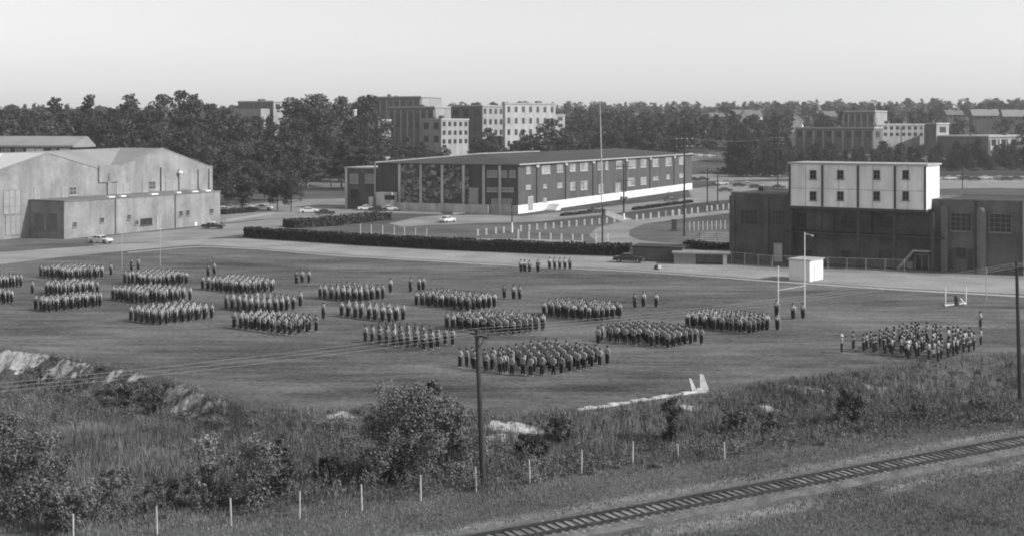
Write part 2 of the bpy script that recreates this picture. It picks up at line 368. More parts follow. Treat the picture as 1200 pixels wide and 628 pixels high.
strip('stadium_forecourt', [(790,306),(905,312),(1060,316),(1200,321)], [(800,309),(905,317),(1060,321),(1200,328)], M_grav, .03, 14)

# ------------------------------------------------------------------ building kit
class Bld:
    def __init__(s, name, P, az, label, cat='building', group=None, base=None):
        s.P = Vector((P[0], P[1])); s.ex = Vector((math.sin(R(az)), math.cos(R(az)))); s.ey = Vector((-s.ex.y, s.ex.x))
        s.z = hz(P[0], P[1]) if base is None else base
        s.root = empty(name, (P[0], P[1], s.z), R(90-az), label, cat, group)
    def w(s, lx_, ly_): return s.P+s.ex*lx_+s.ey*ly_
    def sol(s, px, axis, off):
        """local coordinate along a face where the photo column px meets it"""
        Q = s.P+(s.ey if axis == 'x' else s.ex)*off; e = s.ex if axis == 'x' else s.ey; r = (px-CX)/F
        t = (r*Q.y-Q.x)/(e.x-r*e.y); return t, Q.y+t*e.y
    def zl(s, py, Y): return HC-(py-HY)*Y/F-s.z
    def box(s, name, m, x0, x1, y0, y1, z0, z1, parent=None, label=None, kind=None):
        o = MB().box(x0, x1, y0, y1, z0, z1).build(name, m, parent or s.root, label, kind=kind); return o
    def win(s, face, off, px0, py0, px1, py1, fm=None, gm=None, nx=2, nz=2, name='window', fr=.09, label=None, sill=True):
        ax = 'x' if face == 'F' else 'y'
        a, Ya = s.sol(px0, ax, off); b, Yb = s.sol(px1, ax, off); Ym = (Ya+Yb)/2
        z1 = s.zl(py0, Ym); z0 = s.zl(py1, Ym); a, b = min(a, b), max(a, b)
        return s.win_l(face, off, a, b, z0, z1, fm, gm, nx, nz, name, fr, label, sill)
    def win_l(s, face, off, a, b, z0, z1, fm=None, gm=None, nx=2, nz=2, name='window', fr=.09, label=None, sill=True, sub='pane'):
        fm = fm or M_trim; gm = gm or M_glass
        def bx(mb, u0, u1, d0, d1, za, zb):     # d = metres proud of the wall
            if face == 'F': mb.box(u0, u1, off-d1, off-d0, za, zb)
            elif face == 'L': mb.box(off-d1, off-d0, u0, u1, za, zb)
            else: mb.box(off+d0, off+d1, u0, u1, za, zb)
        f = MB()
        bx(f, a, a+fr, .003, .13, z0, z1); bx(f, b-fr, b, .003, .13, z0, z1); bx(f, a+fr, b-fr, .003, .13, z1-fr, z1); bx(f, a+fr, b-fr, .003, .13, z0, z0+fr)
        for i in range(1, nx): u = a+(b-a)*i/nx; bx(f, u-fr*.35, u+fr*.35, .05, .12, z0+fr, z1-fr)
        for i in range(1, nz): zz = z0+(z1-z0)*i/nz; bx(f, a+fr, b-fr, .052, .11, zz-fr*.35, zz+fr*.35)
        if sill: bx(f, a-.12, b+.12, .003, .2, z0-.16, z0-.004)
        o = f.build(name, fm, s.root, label)
        p = MB(); bx(p, a+fr, b-fr, .006, .045, z0+fr, z1-fr); p.build(sub, gm, o)
        return o
def gable_roof(x0, x1, y0, y1, ze, zr, ov=.4, th=.25):
    """roof with ridge along y between x0 and x1"""
    xm = (x0+x1)/2; mb = MB(); k = (zr-ze)/(xm-x0)
    for (xa, xb, za, zb) in ((x0-ov, xm, ze-k*ov, zr), (xm, x1+ov, zr, ze-k*ov)):
        mb.add([(xa,y0,za),(xb,y0,zb),(xb,y1,zb),(xa,y1,za),(xa,y0,za+th),(xb,y0,zb+th),(xb,y1,zb+th),(xa,y1,za+th)],
               [(0,3,2,1),(4,5,6,7),(0,1,5,4),(1,2,6,5),(2,3,7,6),(3,0,4,7)])
    return mb

# ------------------------------------------------------------------ hangar (left)
H = Bld('drill_hall', (-90.5, 258.6), 28, 'large pale brick drill hall with two gables and a low flat roofed front annex', 'building', base=0)
MY = 10.0
LX0, LX1, AX1, AX2, VX = -29.0, 55.6, 5.0, 38.6, 21.8
ze, zr = 12.8, 17.7
RY = MY+13; XL = -45
mb = MB()
def gab(mb, xa, xb, xm, y0, y1, ze=ze, zr=zr, sh=0):
    mb.add([(xa,y0,0),(xb,y0,0),(xb,y0,ze),(xm,y0,zr),(xa,y0,ze),(xa,y1,0),(xb,y1,0),(xb,y1,ze),(xm,y1,zr),(xa,y1,ze)],
           [(0,1,2,3,4),(9,8,7,6,5),(0,5,6,1),(1,6,7,2),(2,7,8,3),(3,8,9,4),(4,9,5,0)])
gab(mb, -11.8, VX-.005, AX1, MY, MY+.5, ze, zr-.6)
gab(mb, VX+.005, LX1, AX2, MY, MY+.5)
mb.box(XL, -11.81, MY, MY+.5, 0, ze); mb.box(LX1-.5, LX1-.003, MY+.51, RY+13, 0, ze-.1)
mb.build('wall', M_hangar, H.root)
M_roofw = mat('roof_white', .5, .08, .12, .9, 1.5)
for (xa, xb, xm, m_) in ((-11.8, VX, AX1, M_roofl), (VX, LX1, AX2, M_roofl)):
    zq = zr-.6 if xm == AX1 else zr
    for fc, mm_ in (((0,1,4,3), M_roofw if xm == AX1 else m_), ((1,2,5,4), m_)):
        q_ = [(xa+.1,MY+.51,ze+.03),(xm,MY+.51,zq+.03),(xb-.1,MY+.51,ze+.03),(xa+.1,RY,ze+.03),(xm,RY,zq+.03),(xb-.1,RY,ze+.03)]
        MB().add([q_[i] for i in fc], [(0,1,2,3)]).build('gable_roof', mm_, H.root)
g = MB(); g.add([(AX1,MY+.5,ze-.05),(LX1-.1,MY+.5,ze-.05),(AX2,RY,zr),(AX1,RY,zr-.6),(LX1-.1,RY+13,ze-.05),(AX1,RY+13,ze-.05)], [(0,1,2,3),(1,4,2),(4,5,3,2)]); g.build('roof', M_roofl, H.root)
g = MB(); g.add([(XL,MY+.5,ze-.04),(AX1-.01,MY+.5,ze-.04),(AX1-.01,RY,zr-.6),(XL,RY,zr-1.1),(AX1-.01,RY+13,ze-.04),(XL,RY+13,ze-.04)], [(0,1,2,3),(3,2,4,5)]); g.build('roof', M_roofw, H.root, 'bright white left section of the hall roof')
cp = MB()
for (xa, xm, xb) in ((-11.8, AX1, VX), (VX, AX2, LX1)):
    zq = zr-.6 if xm == AX1 else zr
    for (p, q) in (((xa, ze), (xm, zq)), ((xm, zq), (xb, ze))):
        cp.add([(p[0],MY-.12,p[1]),(q[0],MY-.12,q[1]),(q[0],MY+.5,q[1]),(p[0],MY+.5,p[1]),(p[0],MY-.12,p[1]+.14),(q[0],MY-.12,q[1]+.14),(q[0],MY+.5,q[1]+.14),(p[0],MY+.5,p[1]+.14)],
               [(0,3,2,1),(4,5,6,7),(0,1,5,4),(1,2,6,5),(2,3,7,6),(3,0,4,7)])
cp.build('coping', mat('coping_stone', .24, .12, 1), H.root)
H.box('annex_wall', M_hangar, 0, 47, 0, MY-.01, 0, 7.5)
H.box('annex_roof', M_roofm, -.15, 47.15, -.15, MY-.02, 7.503, 7.75)
H.box('parapet', M_hangar, VX-3, VX+3, MY-.35, MY-.005, 10.5, 14.2)
for xx in (VX+.0, 47+4, LX1-.8): H.box('pilaster', M_hangar, xx-.5, xx+.5, MY-.35, MY-.007, 7.76, ze-.3)
H.box('pilaster', M_hangar, LX1+.003, LX1+.8, MY+.5, MY+2, 0, ze+.4)
# roof debris / patches along the annex roof
for t in (12.5, 16, 25, 33, 38, 42.5): MB().box(t, t+random.uniform(1.2, 2.6), .3, 1.5, 7.755, 8.0).build('roof_curb', M_white, H.root)
Hp = lambda zx, zy: (zx/4, 160+zy/4)
for (x0, y0, x1, y1) in [(340,402,358,425),(468,381,487,404),(596,367,612,390),(632,394,648,415),(840,350,856,374),(872,346,888,370),(983,340,999,360)]:
    a = Hp(x0, y0); b = Hp(x1, y1); H.win('F', 0, a[0], a[1], b[0], b[1], mat('frame_worn', .2), M_glass, 2, 2)
a = Hp(658, 384); b = Hp(712, 415); H.win('F', 0, a[0], a[1], b[0], b[1], M_steel, M_glass, 3, 1, label='wide dark loading window')
a, _ = H.sol(183, 'x', 0); b2, _ = H.sol(190, 'x', 0)
H.win_l('F', 0, a, b2, .05, 3.3, M_trim, mat('board_pale', .26, .15, .5), 2, 1, 'door', sub='door_panel', sill=False)
a, _ = H.sol(228, 'x', 0)
H.win_l('F', 0, a, a+.7, 0.1, .9, M_white, M_board, 1, 1, 'vent', sill=False, sub='grille')
for (x0, y0, x1, y1) in [(160,360,205,438),(220,362,270,443)]:
    a = Hp(x0, y0); b = Hp(x1, y1); H.win('L', 0, a[0], a[1], b[0], b[1], mat('frame_worn', .2), mat('door_grey', .16, .15, .5), 2, 2, 'door', label='tall double door in the shaded end wall')
for (x0, y0, x1, y1, g) in [(160,236,190,295,1),(290,240,321,287,1),(324,236,358,276,0),(668,212,693,262,1),(695,210,728,250,0),(778,207,835,256,1),(545,220,610,268,1)]:
    a = Hp(x0, y0); b = Hp(x1, y1); H.win('F', MY, a[0], a[1], b[0], b[1], M_trim, mat('board_pale', .26, .15, .5) if g else M_frame_d, 2, 2, name='louvre' if not g else 'window')
for (x0, y0, x1, y1) in [(15,250,98,365),(25,368,98,462)]:
    a = Hp(x0, y0); b = Hp(x1, y1); H.win('F', MY, a[0], a[1], b[0], b[1], M_hangar, mat('board_pale', .26, .15, .5), 3, 3, 'hangar_door', sill=False)
for px_, z0_, z1_ in ((188,10.5,13.3),(209,11.5,12.6)):
    t, _ = H.sol(px_, 'x', MY); MB().bar((t,MY-.2,7.8),(t,MY-.2,z1_),.12).build('stack_pipe', M_steel, H.root)
for px_ in (135, 205): 
    t, _ = H.sol(px_, 'x', 0); MB().bar((t,-.12,0),(t,-.12,7.5),.09).build('downpipe', M_frame_d, H.root)
t, _ = H.sol(209, 'x', MY); ml = MB(); ml.lathe([(.2,0),(.55,.15),(.6,.4),(.3,.7)], 10, (t, MY-.6, 11.6)); ml.build('flood_lamp', M_white, H.root)

# long low building behind the hangar
B = Bld('classroom_block', (-195, 452), 100, 'long low block with pale roof and white windows behind the drill hall')
def sx(px, off=0): return B.sol(px, 'x', off)[0]
xr = sx(84); zt = B.zl(172, 452); 
B.box('wall', M_brick, -40, xr, 0, 14, -3, B.zl(173.5, 440))
B.box('roof', M_roofl, -41, xr+1, -1, 15, B.zl(173.4, 440), B.zl(171.2, 440))
mbr = MB(); z1r = B.zl(171.2, 440)+.01; mbr.add([(-41,-1,z1r),(xr+1,-1,z1r),(xr+1,15,z1r),(-41,15,z1r),(-41,9,z1r+3.2),(xr+1,9,z1r+3.2)],[(0,1,5,4),(2,3,4,5),(1,2,5),(3,0,4)]); mbr.build('roof_slope', M_roofl, B.root)
for (x0, x1, g) in [(18,27,0),(31,41,1),(42,51,1),(60,66,0),(70,82,1),(2,12,0)]:
    B.win('F', 0, x0, 174.5, x1, 182, M_white, M_white if g else M_blind, 2, 1)

# ------------------------------------------------------------------ centre building
C = Bld('classroom_building', (1.6, 334), 25.4, 'long three storey brick building with dark hip roof and white basement band', base=0)
CL, CD, CZ = 150.0, 42.6, 12.6
C.box('wall', M_brick, 0, CL, 0, CD, 2.25, CZ)
C.box('foundation', M_conc, .02, CL-.02, .02, CD-.02, 0, 2.245)
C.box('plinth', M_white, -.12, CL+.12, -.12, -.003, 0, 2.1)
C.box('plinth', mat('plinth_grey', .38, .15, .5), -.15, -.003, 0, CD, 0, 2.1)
hr = MB(); o_ = .7; zr2 = CZ+.25; k2 = CD/2
hr.add([(-o_,-o_,zr2),(CL+o_,-o_,zr2),(CL+o_,CD+o_,zr2),(-o_,CD+o_,zr2),(k2,k2,15.1),(CL-k2,k2,15.1)], [(0,1,5,4),(1,2,5),(2,3,4,5),(3,0,4),(3,2,1,0)])
hr.build('roof', M_roofd, C.root)
C.box('eaves', M_frame_d, -o_, CL+o_, -o_, CD+o_, CZ+.003, zr2-.003)
fa = MB(); fa.box(-o_-.08, CL+o_, -o_-.1, -o_-.003, zr2-.1, zr2+.22); fa.box(-o_-.1, -o_-.003, CD+.3, CD+o_, CZ-8.8, zr2+.22)
fa.bar((-o_, CD+o_, zr2+.1), (k2, k2, 15.2), .18, n=4); fa.bar((k2, k2, 15.2), (k2+40, k2, 15.2), .15, n=4)  # pale bars paint the sunlit edge along hip and ridge
fa.build('fascia_and_sunlit_edge', M_trim, C.root)
for zx in (515, 650, 778, 932, 1045, 1158):
    t, _ = C.sol(500+zx/4, 'x', 0)
    C.box('downpipe', M_frame_d, t-.22, t+.22, -.3, -.005, 2.2, CZ-.8); C.box('pipe_head', M_trim, t-.9, t+.9, -.5, -.005, CZ-.75, CZ-.02)
cw = {'u': [(475,420,455,10),(558,418,455,20),(623,412,448,14),(683,406,444,14),(736,403,442,18),(812,400,438,12),(843,398,436,7),(900,395,432,14),(962,390,430,18),(1015,388,425,14),(1072,385,422,14),(1132,380,418,14),(1193,375,412,12)],
      'l': [(475,508,528,12),(553,505,522,8),(622,498,520,12),(683,495,532,12),(736,490,530,16),(815,505,545,12),(895,500,538,12),(957,475,512,16),(1015,472,506,14),(1072,470,485,12),(1130,460,480,8),(1192,455,472,10)],
      'b': [(553,570,592,8),(1132,522,540,8),(1185,518,538,16)]}
for key, L_ in cw.items():
    for (zx, z0_, z1_, hw) in L_:
        C.win('F', 0, 500+(zx-hw)/4, 90+z0_/4, 500+(zx+hw)/4, 90+z1_/4, M_trim, mat('pane_mixed', .24, .5, .35), max(1, hw//6), 2, fr=.12)
for (t0, zc) in ((154,8.5),):
    pass
a, _ = C.sol(618.5, 'x', -.12); b_, _ = C.sol(624.5, 'x', -.12)
C.win_l('F', -.12, a, b_, .4, 4.2, M_white, M_blind, 2, 1, 'door', sub='door_panel', sill=False)
sp = MB(); a, _ = C.sol(638, 'x', -.12)
for k in range(6): sp.box(a+k*.5, a+3.4, -3.5, -.2, k*.28, (k+1)*.28)
sp.build('steps', M_white, C.root)
# shaded end wall: pilasters, windows with tree reflections built as leaf quads
for px_ in (469, 494, 519, 544, 567.5, 586.5):
    t, _ = C.sol(px_, 'y', 0); C.box('pilaster', M_conc, -.55, -.2, t-.35, t+.35, 0, CZ-.05)
for (a, b, c_, d) in [(571,200,583,208),(588,200,594,208),(597,200,604,208),(571,220,583,225),(588,220,602,225),(576,233,584,240),(589,233,600,240)]:
    C.win('L', 0, a, a and b, c_, d, M_trim, M_blind, 3, 1, fr=.16)
t0, _ = C.sol(561, 'y', 0); t1, _ = C.sol(550, 'y', 0); C.box('entrance_door', mat('door_pale', .3, .1, 1), -.4, -.16, t0, t1, 1.0, 6.6)
t0, _ = C.sol(466, 'y', 0); t1, _ = C.sol(447.5, 'y', 0); C.box('porch', M_conc, -3.2, -.16, t0, t1, 0, 4.9)
C.win('L', -3.2, 451, 229, 463, 234, M_frame_d, M_glass, 3, 1)
lv = []
for (pa, pb) in ((471,492),(496,517),(521,549)):
    a, _ = C.sol(pb, 'y', 0); b_, _ = C.sol(pa, 'y', 0)
    C.win_l('L', 0, a+.5, b_-.5, 4.6, 11.9, M_frame_d, mat('glass_grey', .12, .5, .8, .3), 6, 6, 'window', .12, label='tall gridded window mottled by creeper', sill=False)
    V_ = []; n = 520
    cen = [(random.uniform(a, b_), random.uniform(3, 12)) for _ in range(16)]
    mbv = MB(); tone = []
    for k in range(n):
        c_ = random.choice(cen); y = min(max(random.gauss(c_[0], 1.0), a+.2), b_-.2); z = min(max(random.gauss(c_[1], .9), 2.4), 12.2); x = -random.uniform(.2, .45); s_ = random.uniform(.3, .6)
        mbv.add([(x,y-s_,z-s_),(x-.1,y+s_,z-s_*.6),(x,y+s_,z+s_),(x+.05,y-s_,z+s_*.7)], [(0,1,2,3)]); tone += [random.choice([.3,.5,.7,1.1,1.7])]*4
    mbv.tone = tone; mbv.build('reflection_quads', M_bush, C.root)  # leaf quads stand in for trees reflected in the panes
C.box('garden_wall', M_conc, -1.6, -1.2, 8, 40, 0, 2.2)
# roof mast
t, Ym = C.sol(705, 'x', -1.0)
mm = empty('roof_mast', C.root.matrix_basis @ Vector((t, -1.0, 0)), 0, 'tall slender pale mast rising at the long brick front', 'mast')
MB().bar((0,0,0),(0,0,11),.22,.2,8).bar((0,0,11),(-.5,0,zat(121, Ym)),.19,.10,8).build('pole', M_conc, mm)
MB().lathe([(.05,0),(.3,.1),(.3,.5),(.05,.6)], 8, (-.5,0,zat(121, Ym))).build('finial', M_trim, mm)

# small wing left of it
W_ = Bld('brick_wing', (-35.5, 352.5), 25.4, 'small two storey brick wing at the left end of the long building', base=0)
t1 = W_.sol(405, 'y', 0)[0]
W_.box('wall', M_brick_d, 0, 14, .2, t1, 0, W_.zl(197, 362)); W_.box('roof', M_trim, -.3, 14.3, .15, t1+.3, W_.zl(197, 362)+.003, W_.zl(195.5, 362))
for (a, b) in ((410,420),(428,440)): W_.win('L', 0, a, 204, b, 215, M_trim, M_blind, 3, 2)
for (a, b) in ((411,420),): W_.win('L', 0, a, 222, b, 233, M_frame_d, M_glass, 3, 2)
W_.box('pilaster', M_conc, -.35, -.003, t1-.6, t1, 0, W_.zl(197, 362)-.05)
t2 = W_.sol(432, 'y', -4)[0]
W_.box('porch', M_conc, -4, -.36, 1, t2, 0, 3.6)

# ------------------------------------------------------------------ stadium building (right)
A_ = G(1105, 318, 0)
T = Bld('stadium_building', (A_.x, A_.y), 122, 'dark brick stadium building with long white press box jutting from its roof', base=0)
tl = T.sol(857, 'x', 0)[0]; tr = T.sol(1199, 'x', 0)[0]; tb = T.sol(925, 'x', 0)[0]
zR = 11.2
T.box('wall', M_brick_s, tb-.2, 0, 1.6, 14, 0, zR, label='recessed brick wall under the press box')
T.box('wall', M_brick_d, tl, tb-.22, 0, 14, 0, zR+.1, label='dark brick left wing')
T.box('wall', M_brick_s, .02, tr, 0, 14, 0, zR, label='brick right wing')
M_cop = mat('coping_dull', .2, .2, 1)
T.box('roof', M_roofd, tl+.3, tb-.3, .3, 14, zR+.103, zR+.2); T.box('roof', M_roofd, .3, tr-.2, .3, 14, zR+.003, zR+.15)
T.box('coping', M_cop, tl-.12, tb-.3, -.12, .29, zR+.103, zR+.36); T.box('coping', M_cop, -.1, tr+.12, -.12, .29, zR+.003, zR+.26)
T.box('coping', M_cop, tl-.12, tb-.3, 14.01, 14.3, zR+.103, zR+.36); T.box('coping', M_cop, -.1, tr+.12, 14.01, 14.3, zR+.003, zR+.26)
T.box('side_wall', M_conc, tr+.003, tr+.25, 0, 13.8, 0, zR-.05)  # pale slab paints the sunlit side of the brick wing
# press box
bx0 = T.sol(925, 'x', -2.2)[0]; bx1, Yb1 = T.sol(1085, 'x', -2.2); zb0, zb1 = T.zl(246.6, Yb1), T.zl(195, Yb1)
bd = 8.6
T.box('press_box', M_board, bx0, bx1, -2.2, bd-2.2, zb0, zb1, label='long white boarded press box')
T.box('press_box_roof', M_trim, bx0-.25, bx1+.3, -2.45, bd-2, zb1+.003, zb1+.28)
T.box('press_box_skirt', M_steel, bx0-.1, bx1+.1, -2.3, bd-2.1, zb0-.4, zb0-.003)
for px_ in (925.5, 963.8, 1005.5, 1048.8, 1084.3):
    t = T.sol(px_, 'x', -2.2)[0]; T.box('batten', M_steel, t-.16, t+.16, -2.36, -2.203, zb0+.05, zb1-.1)
T.box('seam', mat('seam_grey', .3, .1, 1), bx0+.2, bx1-.2, -2.23, -2.202, zb0+(zb1-zb0)*.42, zb0+(zb1-zb0)*.42+.07)
for px_ in (953, 985, 1027.5, 1061.5):
    for (a, b) in ((199.8, 210), (224.5, 235)): T.win('F', -2.2, px_-3.8, a, px_+3.8, b, mat('frame_worn', .2), mat('glass_dark_deep', .015, .2, 1, .2), 2, 2, fr=.07)
cs = [T.sol(p, 'x', -1.8)[0] for p in (926.5, 1006, 1048, 1093)]
for t in cs: T.box('column', M_steel, t-.22, t+.22, -2.0, -1.56, 0, zb0-.41)
T.box('balcony_slab', M_steel, tb-.2, 0.4, -1.5, 1.59, 5.15, 5.4)
rl = MB()
for k in range(2): rl.bar((tb, -1.45, 5.8+k*.5), (.2, -1.45, 5.8+k*.5), .04)
rl.build('balcony_rail', M_steel, T.root)
for (a, b, c_, d) in [(933,249,945,268),(985,253,1003,268),(1026,253,1048,268)]: T.win('F', 1.6, a, b, c_, d, mat('frame_grey', .11), M_glass, 4, 3, fr=.12)
for (a, b, c_, d) in [(985,293,998,303),(1030,293,1045,303),(940,292,952,302)]: T.win('F', 1.6, a, b, c_, d, mat('frame_grey', .11), M_glass, 4, 2, fr=.12)
T.win('F', 1.6, 1072, 298, 1089, 317, M_trim, M_glass, 2, 1, 'double_door', .14, sill=False)
T.win('F', 1.6, 1062, 306, 1070, 316, M_trim, M_conc, 1, 1, 'notice_panel', .1, sill=False)
stp = MB(); ta = T.sol(1053, 'x', .6)[0]; tb2 = T.sol(1072, 'x', .6)[0]; tc2 = T.sol(1091, 'x', .6)[0]
for k in range(11): stp.box(ta+(tb2-ta)*k/11, ta+(tb2-ta)*(k+1)/11, -.3, 1.55, .28*k+.02, .28*(k+1))
stp.box(tb2, tc2, -.3, 1.55, 2.9, 3.12); stp.build('stair', M_conc, T.root)
for (a, b, c_, d) in [(1114,249.5,1139,271),(1159,250.5,1186,272.5)]: T.win('F', 0, a, b, c_, d, mat('frame_worn', .2), M_glass, 4, 4, fr=.10)
T.win('F', 0, 1120, 290.5, 1132, 301.5, M_frame_d, M_glass, 3, 2, fr=.12)
T.win('F', 0, 1110, 291, 1118.5, 317, mat('pier_render', .15), M_brick, 1, 1, 'bricked_opening', .1, sill=False)
T.win('F', 0, 1133, 291, 1141, 317, mat('pier_render', .15), M_brick, 1, 1, 'bricked_opening', .1, sill=False)
t = T.sol(1150, 'x', -.4)[0]
pl = MB(); pl.bar((t, -.35, 0), (t, -.35, zR-1.6), .72, .72, 14).lathe([(.72,0),(.66,.3),(.45,.55),(.1,.65)], 14, (t, -.35, zR-1.6)); pl.build('round_pier', M_trim if False else mat('pier_render', .15, .15, .5), T.root, smooth=False)
t = T.sol(1107, 'x', -.3)[0]; T.box('pier', mat('pier_render', .15, .15, .5), t-.5, t+.5, -.6, -.005, 0, zR-1.0)
for (a, b, c_, d) in [(868,245.5,889,263.5),(905.5,246,920,264)]: T.win('F', 0, a, b, c_, d, mat('frame_grey', .11), M_glass, 4, 3, fr=.14)
T.win('F', 0, 905.5, 284, 918, 312, M_brick, M_conc, 1, 1, 'door', .14, sill=False, label='pale boarded door')
for px_ in (858.5, 898, 923): t = T.sol(px_, 'x', 0)[0]; T.box('pilaster', M_brick_d, t-.45, t+.45, -.35, -.004, 0, zR-.3)
for px_ in (1019, 975, 960): t = T.sol(px_, 'x', 1.6)[0]; T.box('pilaster', M_brick_s, t-.4, t+.4, 1.25, 1.597, 5.41, zb0-.45)
for px_ in (1143.5, 1196): t = T.sol(px_, 'x', 0)[0]; T.box('downpipe', M_frame_d, t-.1, t+.1, -.2, -.004, 0, zR-.1)
for k in range(1, 8):
    t = bx0+(bx1-bx0)*k/8
    if k % 2: T.box('seam', mat('seam_grey', .3, .1, 1), t-.04, t+.04, -2.22, -2.202, zb0+.05, zb1-.1)
t = T.sol(884, 'x', 0)[0]; T.box('roof_vent', M_steel, t-.4, t+.4, 3, 4, zR+.4, zR+1.2)

# chain-link fence in front of the stadium
def chain_fence(name, pts, hgt_, label, step=3.0, group=None, mesh=True):
    P = [Vector(p) for p in pts]; root = empty(name, P[0], 0, label, 'fence', group); o0 = P[0]
    rails = MB(); n = 0
    for a, b in zip(P, P[1:]):
        L = (b-a).length; k = max(1, round(L/step))
        for i in range(k+1):
            if i == k and b is not P[-1]: continue
            p = a.lerp(b, i/k)-o0; MB().bar(p, p+Vector((0,0,hgt_)), .045, n=5).build('fence_post', M_conc, root); n += 1
        rails.bar(a-o0+Vector((0,0,hgt_)), b-o0+Vector((0,0,hgt_)), .035, n=4)
        if mesh:
            d = (b-a); q = int(L/.45)
            for i in range(q):
                p = a.lerp(b, i/q)-o0; r_ = a.lerp(b, min(1, (i+2)/q))-o0
                rails.bar(p, r_+Vector((0,0,hgt_)), .006, n=3, caps=False); rails.bar(p+Vector((0,0,hgt_)), r_, .006, n=3, caps=False)
    rails.build('wire_mesh', M_conc, root); return root
chain_fence('chain_fence', [G(857,309), G(905,313.5), G(1060,319)], 1.9, 'low chain link fence along the foot of the stadium building')
chain_fence('chain_fence', [T.root.matrix_basis @ Vector((x, 16, zR-6)) for x in (2, tr+12)], 2.2, 'fence on the bank behind the stadium roof', mesh=True)

# white shed
sh0 = G(949, 330, 0)
Sd = Bld('field_shed', (sh0.x, sh0.y), 40, 'small white shed with low roof beside the track at the goal posts', 'shed', base=0)
ya = Sd.sol(924.6, 'y', 0)[0]; xa = Sd.sol(964.5, 'x', 0)[0]
Sd.box('wall', M_white, 0, xa, 0, ya, 0, 3.0); Sd.box('roof', M_trim, -.2, xa+.2, -.2, ya+.2, 3.003, 3.15)
Sd.win_l('F', 0, xa*.3, xa*.75, .05, 2.2, M_white, M_board, 1, 1, 'door', sill=False, sub='door_panel')
# low brick dugout and concrete shelter right of the hedge
D0 = G(799, 308, 0)
Dg = Bld('low_brick_store', (D0.x, D0.y), 110, 'low flat topped brick store at the right end of the long hedge', 'outbuilding', base=0)
xl = Dg.sol(741, 'x', 0)[0]; Dg.box('wall', mat('brick_store', .1, .2, .5), xl, 0, 0, 5, 0, 2.4); Dg.box('roof', M_roofd, xl-.2, .2, -.2, 5.2, 2.403, 2.6)
S0 = G(790, 309, 0)
Sh = Bld('concrete_shelter', (S0.x, S0.y), 100, 'pale flat roofed concrete shelter between the brick store and stadium wall', 'shelter', base=0)
xr2 = Sh.sol(856, 'x', -1)[0]
Sh.box('roof', mat('shelter_roof', .26, .2, .5), -.3, xr2, -1.2, 3.6, 1.75, 2.0); Sh.box('side_wall', mat('shelter_wall', .2), 0, 3.6, -1, 3.2, 0, 1.747); Sh.box('side_wall', M_conc, xr2-1.2, xr2-.6, -1, 3.2, 0, 1.747); Sh.box('back_wall', M_conc, 3.603, xr2-1.203, 2.6, 3.2, 0, 1.747)

# ------------------------------------------------------------------ far campus blocks
def block(name, pl_, pc, pr, Y, ytop, label, azr=28, floorsL=3, colsL=0, floorsR=3, colsR=0, ml=M_conc, base=-6, wy=None, group=None, gm=M_glass, roofm=None, wf=.5):
    x = (pc-CX)/F*Y; b = Bld(name, (x, Y), azr, label, 'building', group)
    L = b.sol(pl_, 'y', 0)[0] if pl_ < pc else 16; Rr = b.sol(pr, 'x', 0)[0] if pr > pc else 16
    L = min(abs(L), 140); Rr = min(abs(Rr), 140)
    h = b.zl(ytop, Y)
    b.box('wall', ml, 0, Rr, 0, L, base, h); b.box('parapet', roofm or M_trim, -.3, Rr+.3, -.3, L+.3, h+.003, h+.7)
    lo = b.zl(wy, Y) if wy else 2
    def grid(face, n, cols, length, axis):
        if not cols: return
        for i in range(cols):
            for j in range(n):
                c0 = length*(i+.5)/cols; hw = length/cols*.5*wf; st = (h-lo)/n; z0 = lo+j*st+st*.3
                mbw = MB()
                if face == 'F': mbw.box(c0-hw, c0+hw, -.12, -.01, z0, z0+st*.5)
                else: mbw.box(-.12, -.01, c0-hw, c0+hw, z0, z0+st*.5)
                mbw.build('window', gm, b.root)
    grid('L', floorsL, colsL, L, 'y'); grid('F', floorsR, colsR, Rr, 'x')
    if colsL >= 5:
        for i in range(colsL+1): yq = min(L-.5, L*i/colsL); b.box('rib', M_blockw, -.6, -.13, yq, yq+L/colsL*.16, base, h-1.2)
    for k in range(2):
        xa = random.uniform(.15, .7)*Rr; ya = random.uniform(.2, .7)*L; b.box('roof_vent', M_blockd, xa, xa+random.uniform(1, 3), ya, ya+random.uniform(1, 3), h+.71, h+random.uniform(1.3, 2.2))
    return b
M_blockw = mat('block_pale', .28, .1, .1, .9, streak=True); M_blockd = mat('block_dark_and_shade', .12, .12, .1, .9, streak=True)  # dark tone also paints shaded fronts, pale tone also paints sunlit sides
gx = 'distant campus blocks on the hill'
def pale_lit(b, a0=None):   # leave as built
    return b
b = block('dormitory_block', 424, 493, 517, 720, 114.5, 'rear pale campus block, tallest at the left, with dark ribbed front', colsL=9, floorsL=1, colsR=3, floorsR=3, ml=M_blockd, wy=135); b.box('sunlit_side_tint', M_blockw, .5, b.sol(517,'x',0)[0]-.2, -.35, -.13, 4, b.zl(115.5,720))  # pale panel paints the sunlit side over the dark wall
b = block('dormitory_block', 456, 509, 528, 660, 126.5, 'middle campus block with tall vertical window bays and pale side', colsL=7, floorsL=1, colsR=2, floorsR=3, ml=M_blockd, wy=160); b.box('sunlit_side_tint', M_blockw, .5, b.sol(528,'x',0)[0]-.2, -.35, -.13, 0, b.zl(127.5,660))
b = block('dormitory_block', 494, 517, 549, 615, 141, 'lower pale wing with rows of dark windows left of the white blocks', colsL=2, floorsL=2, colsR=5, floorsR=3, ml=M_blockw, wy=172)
b = block('dormitory_block', 528, 565, 590, 680, 125, 'campus block toned dark on its shaded face and white on its sunlit face between two paler blocks', colsL=3, floorsL=3, colsR=4, floorsR=4, ml=M_blockd, wy=175); b.box('sunlit_side_tint', M_blockw, .5, b.sol(590,'x',0)[0]-.2, -.1, -.005, -4, b.zl(126,680))
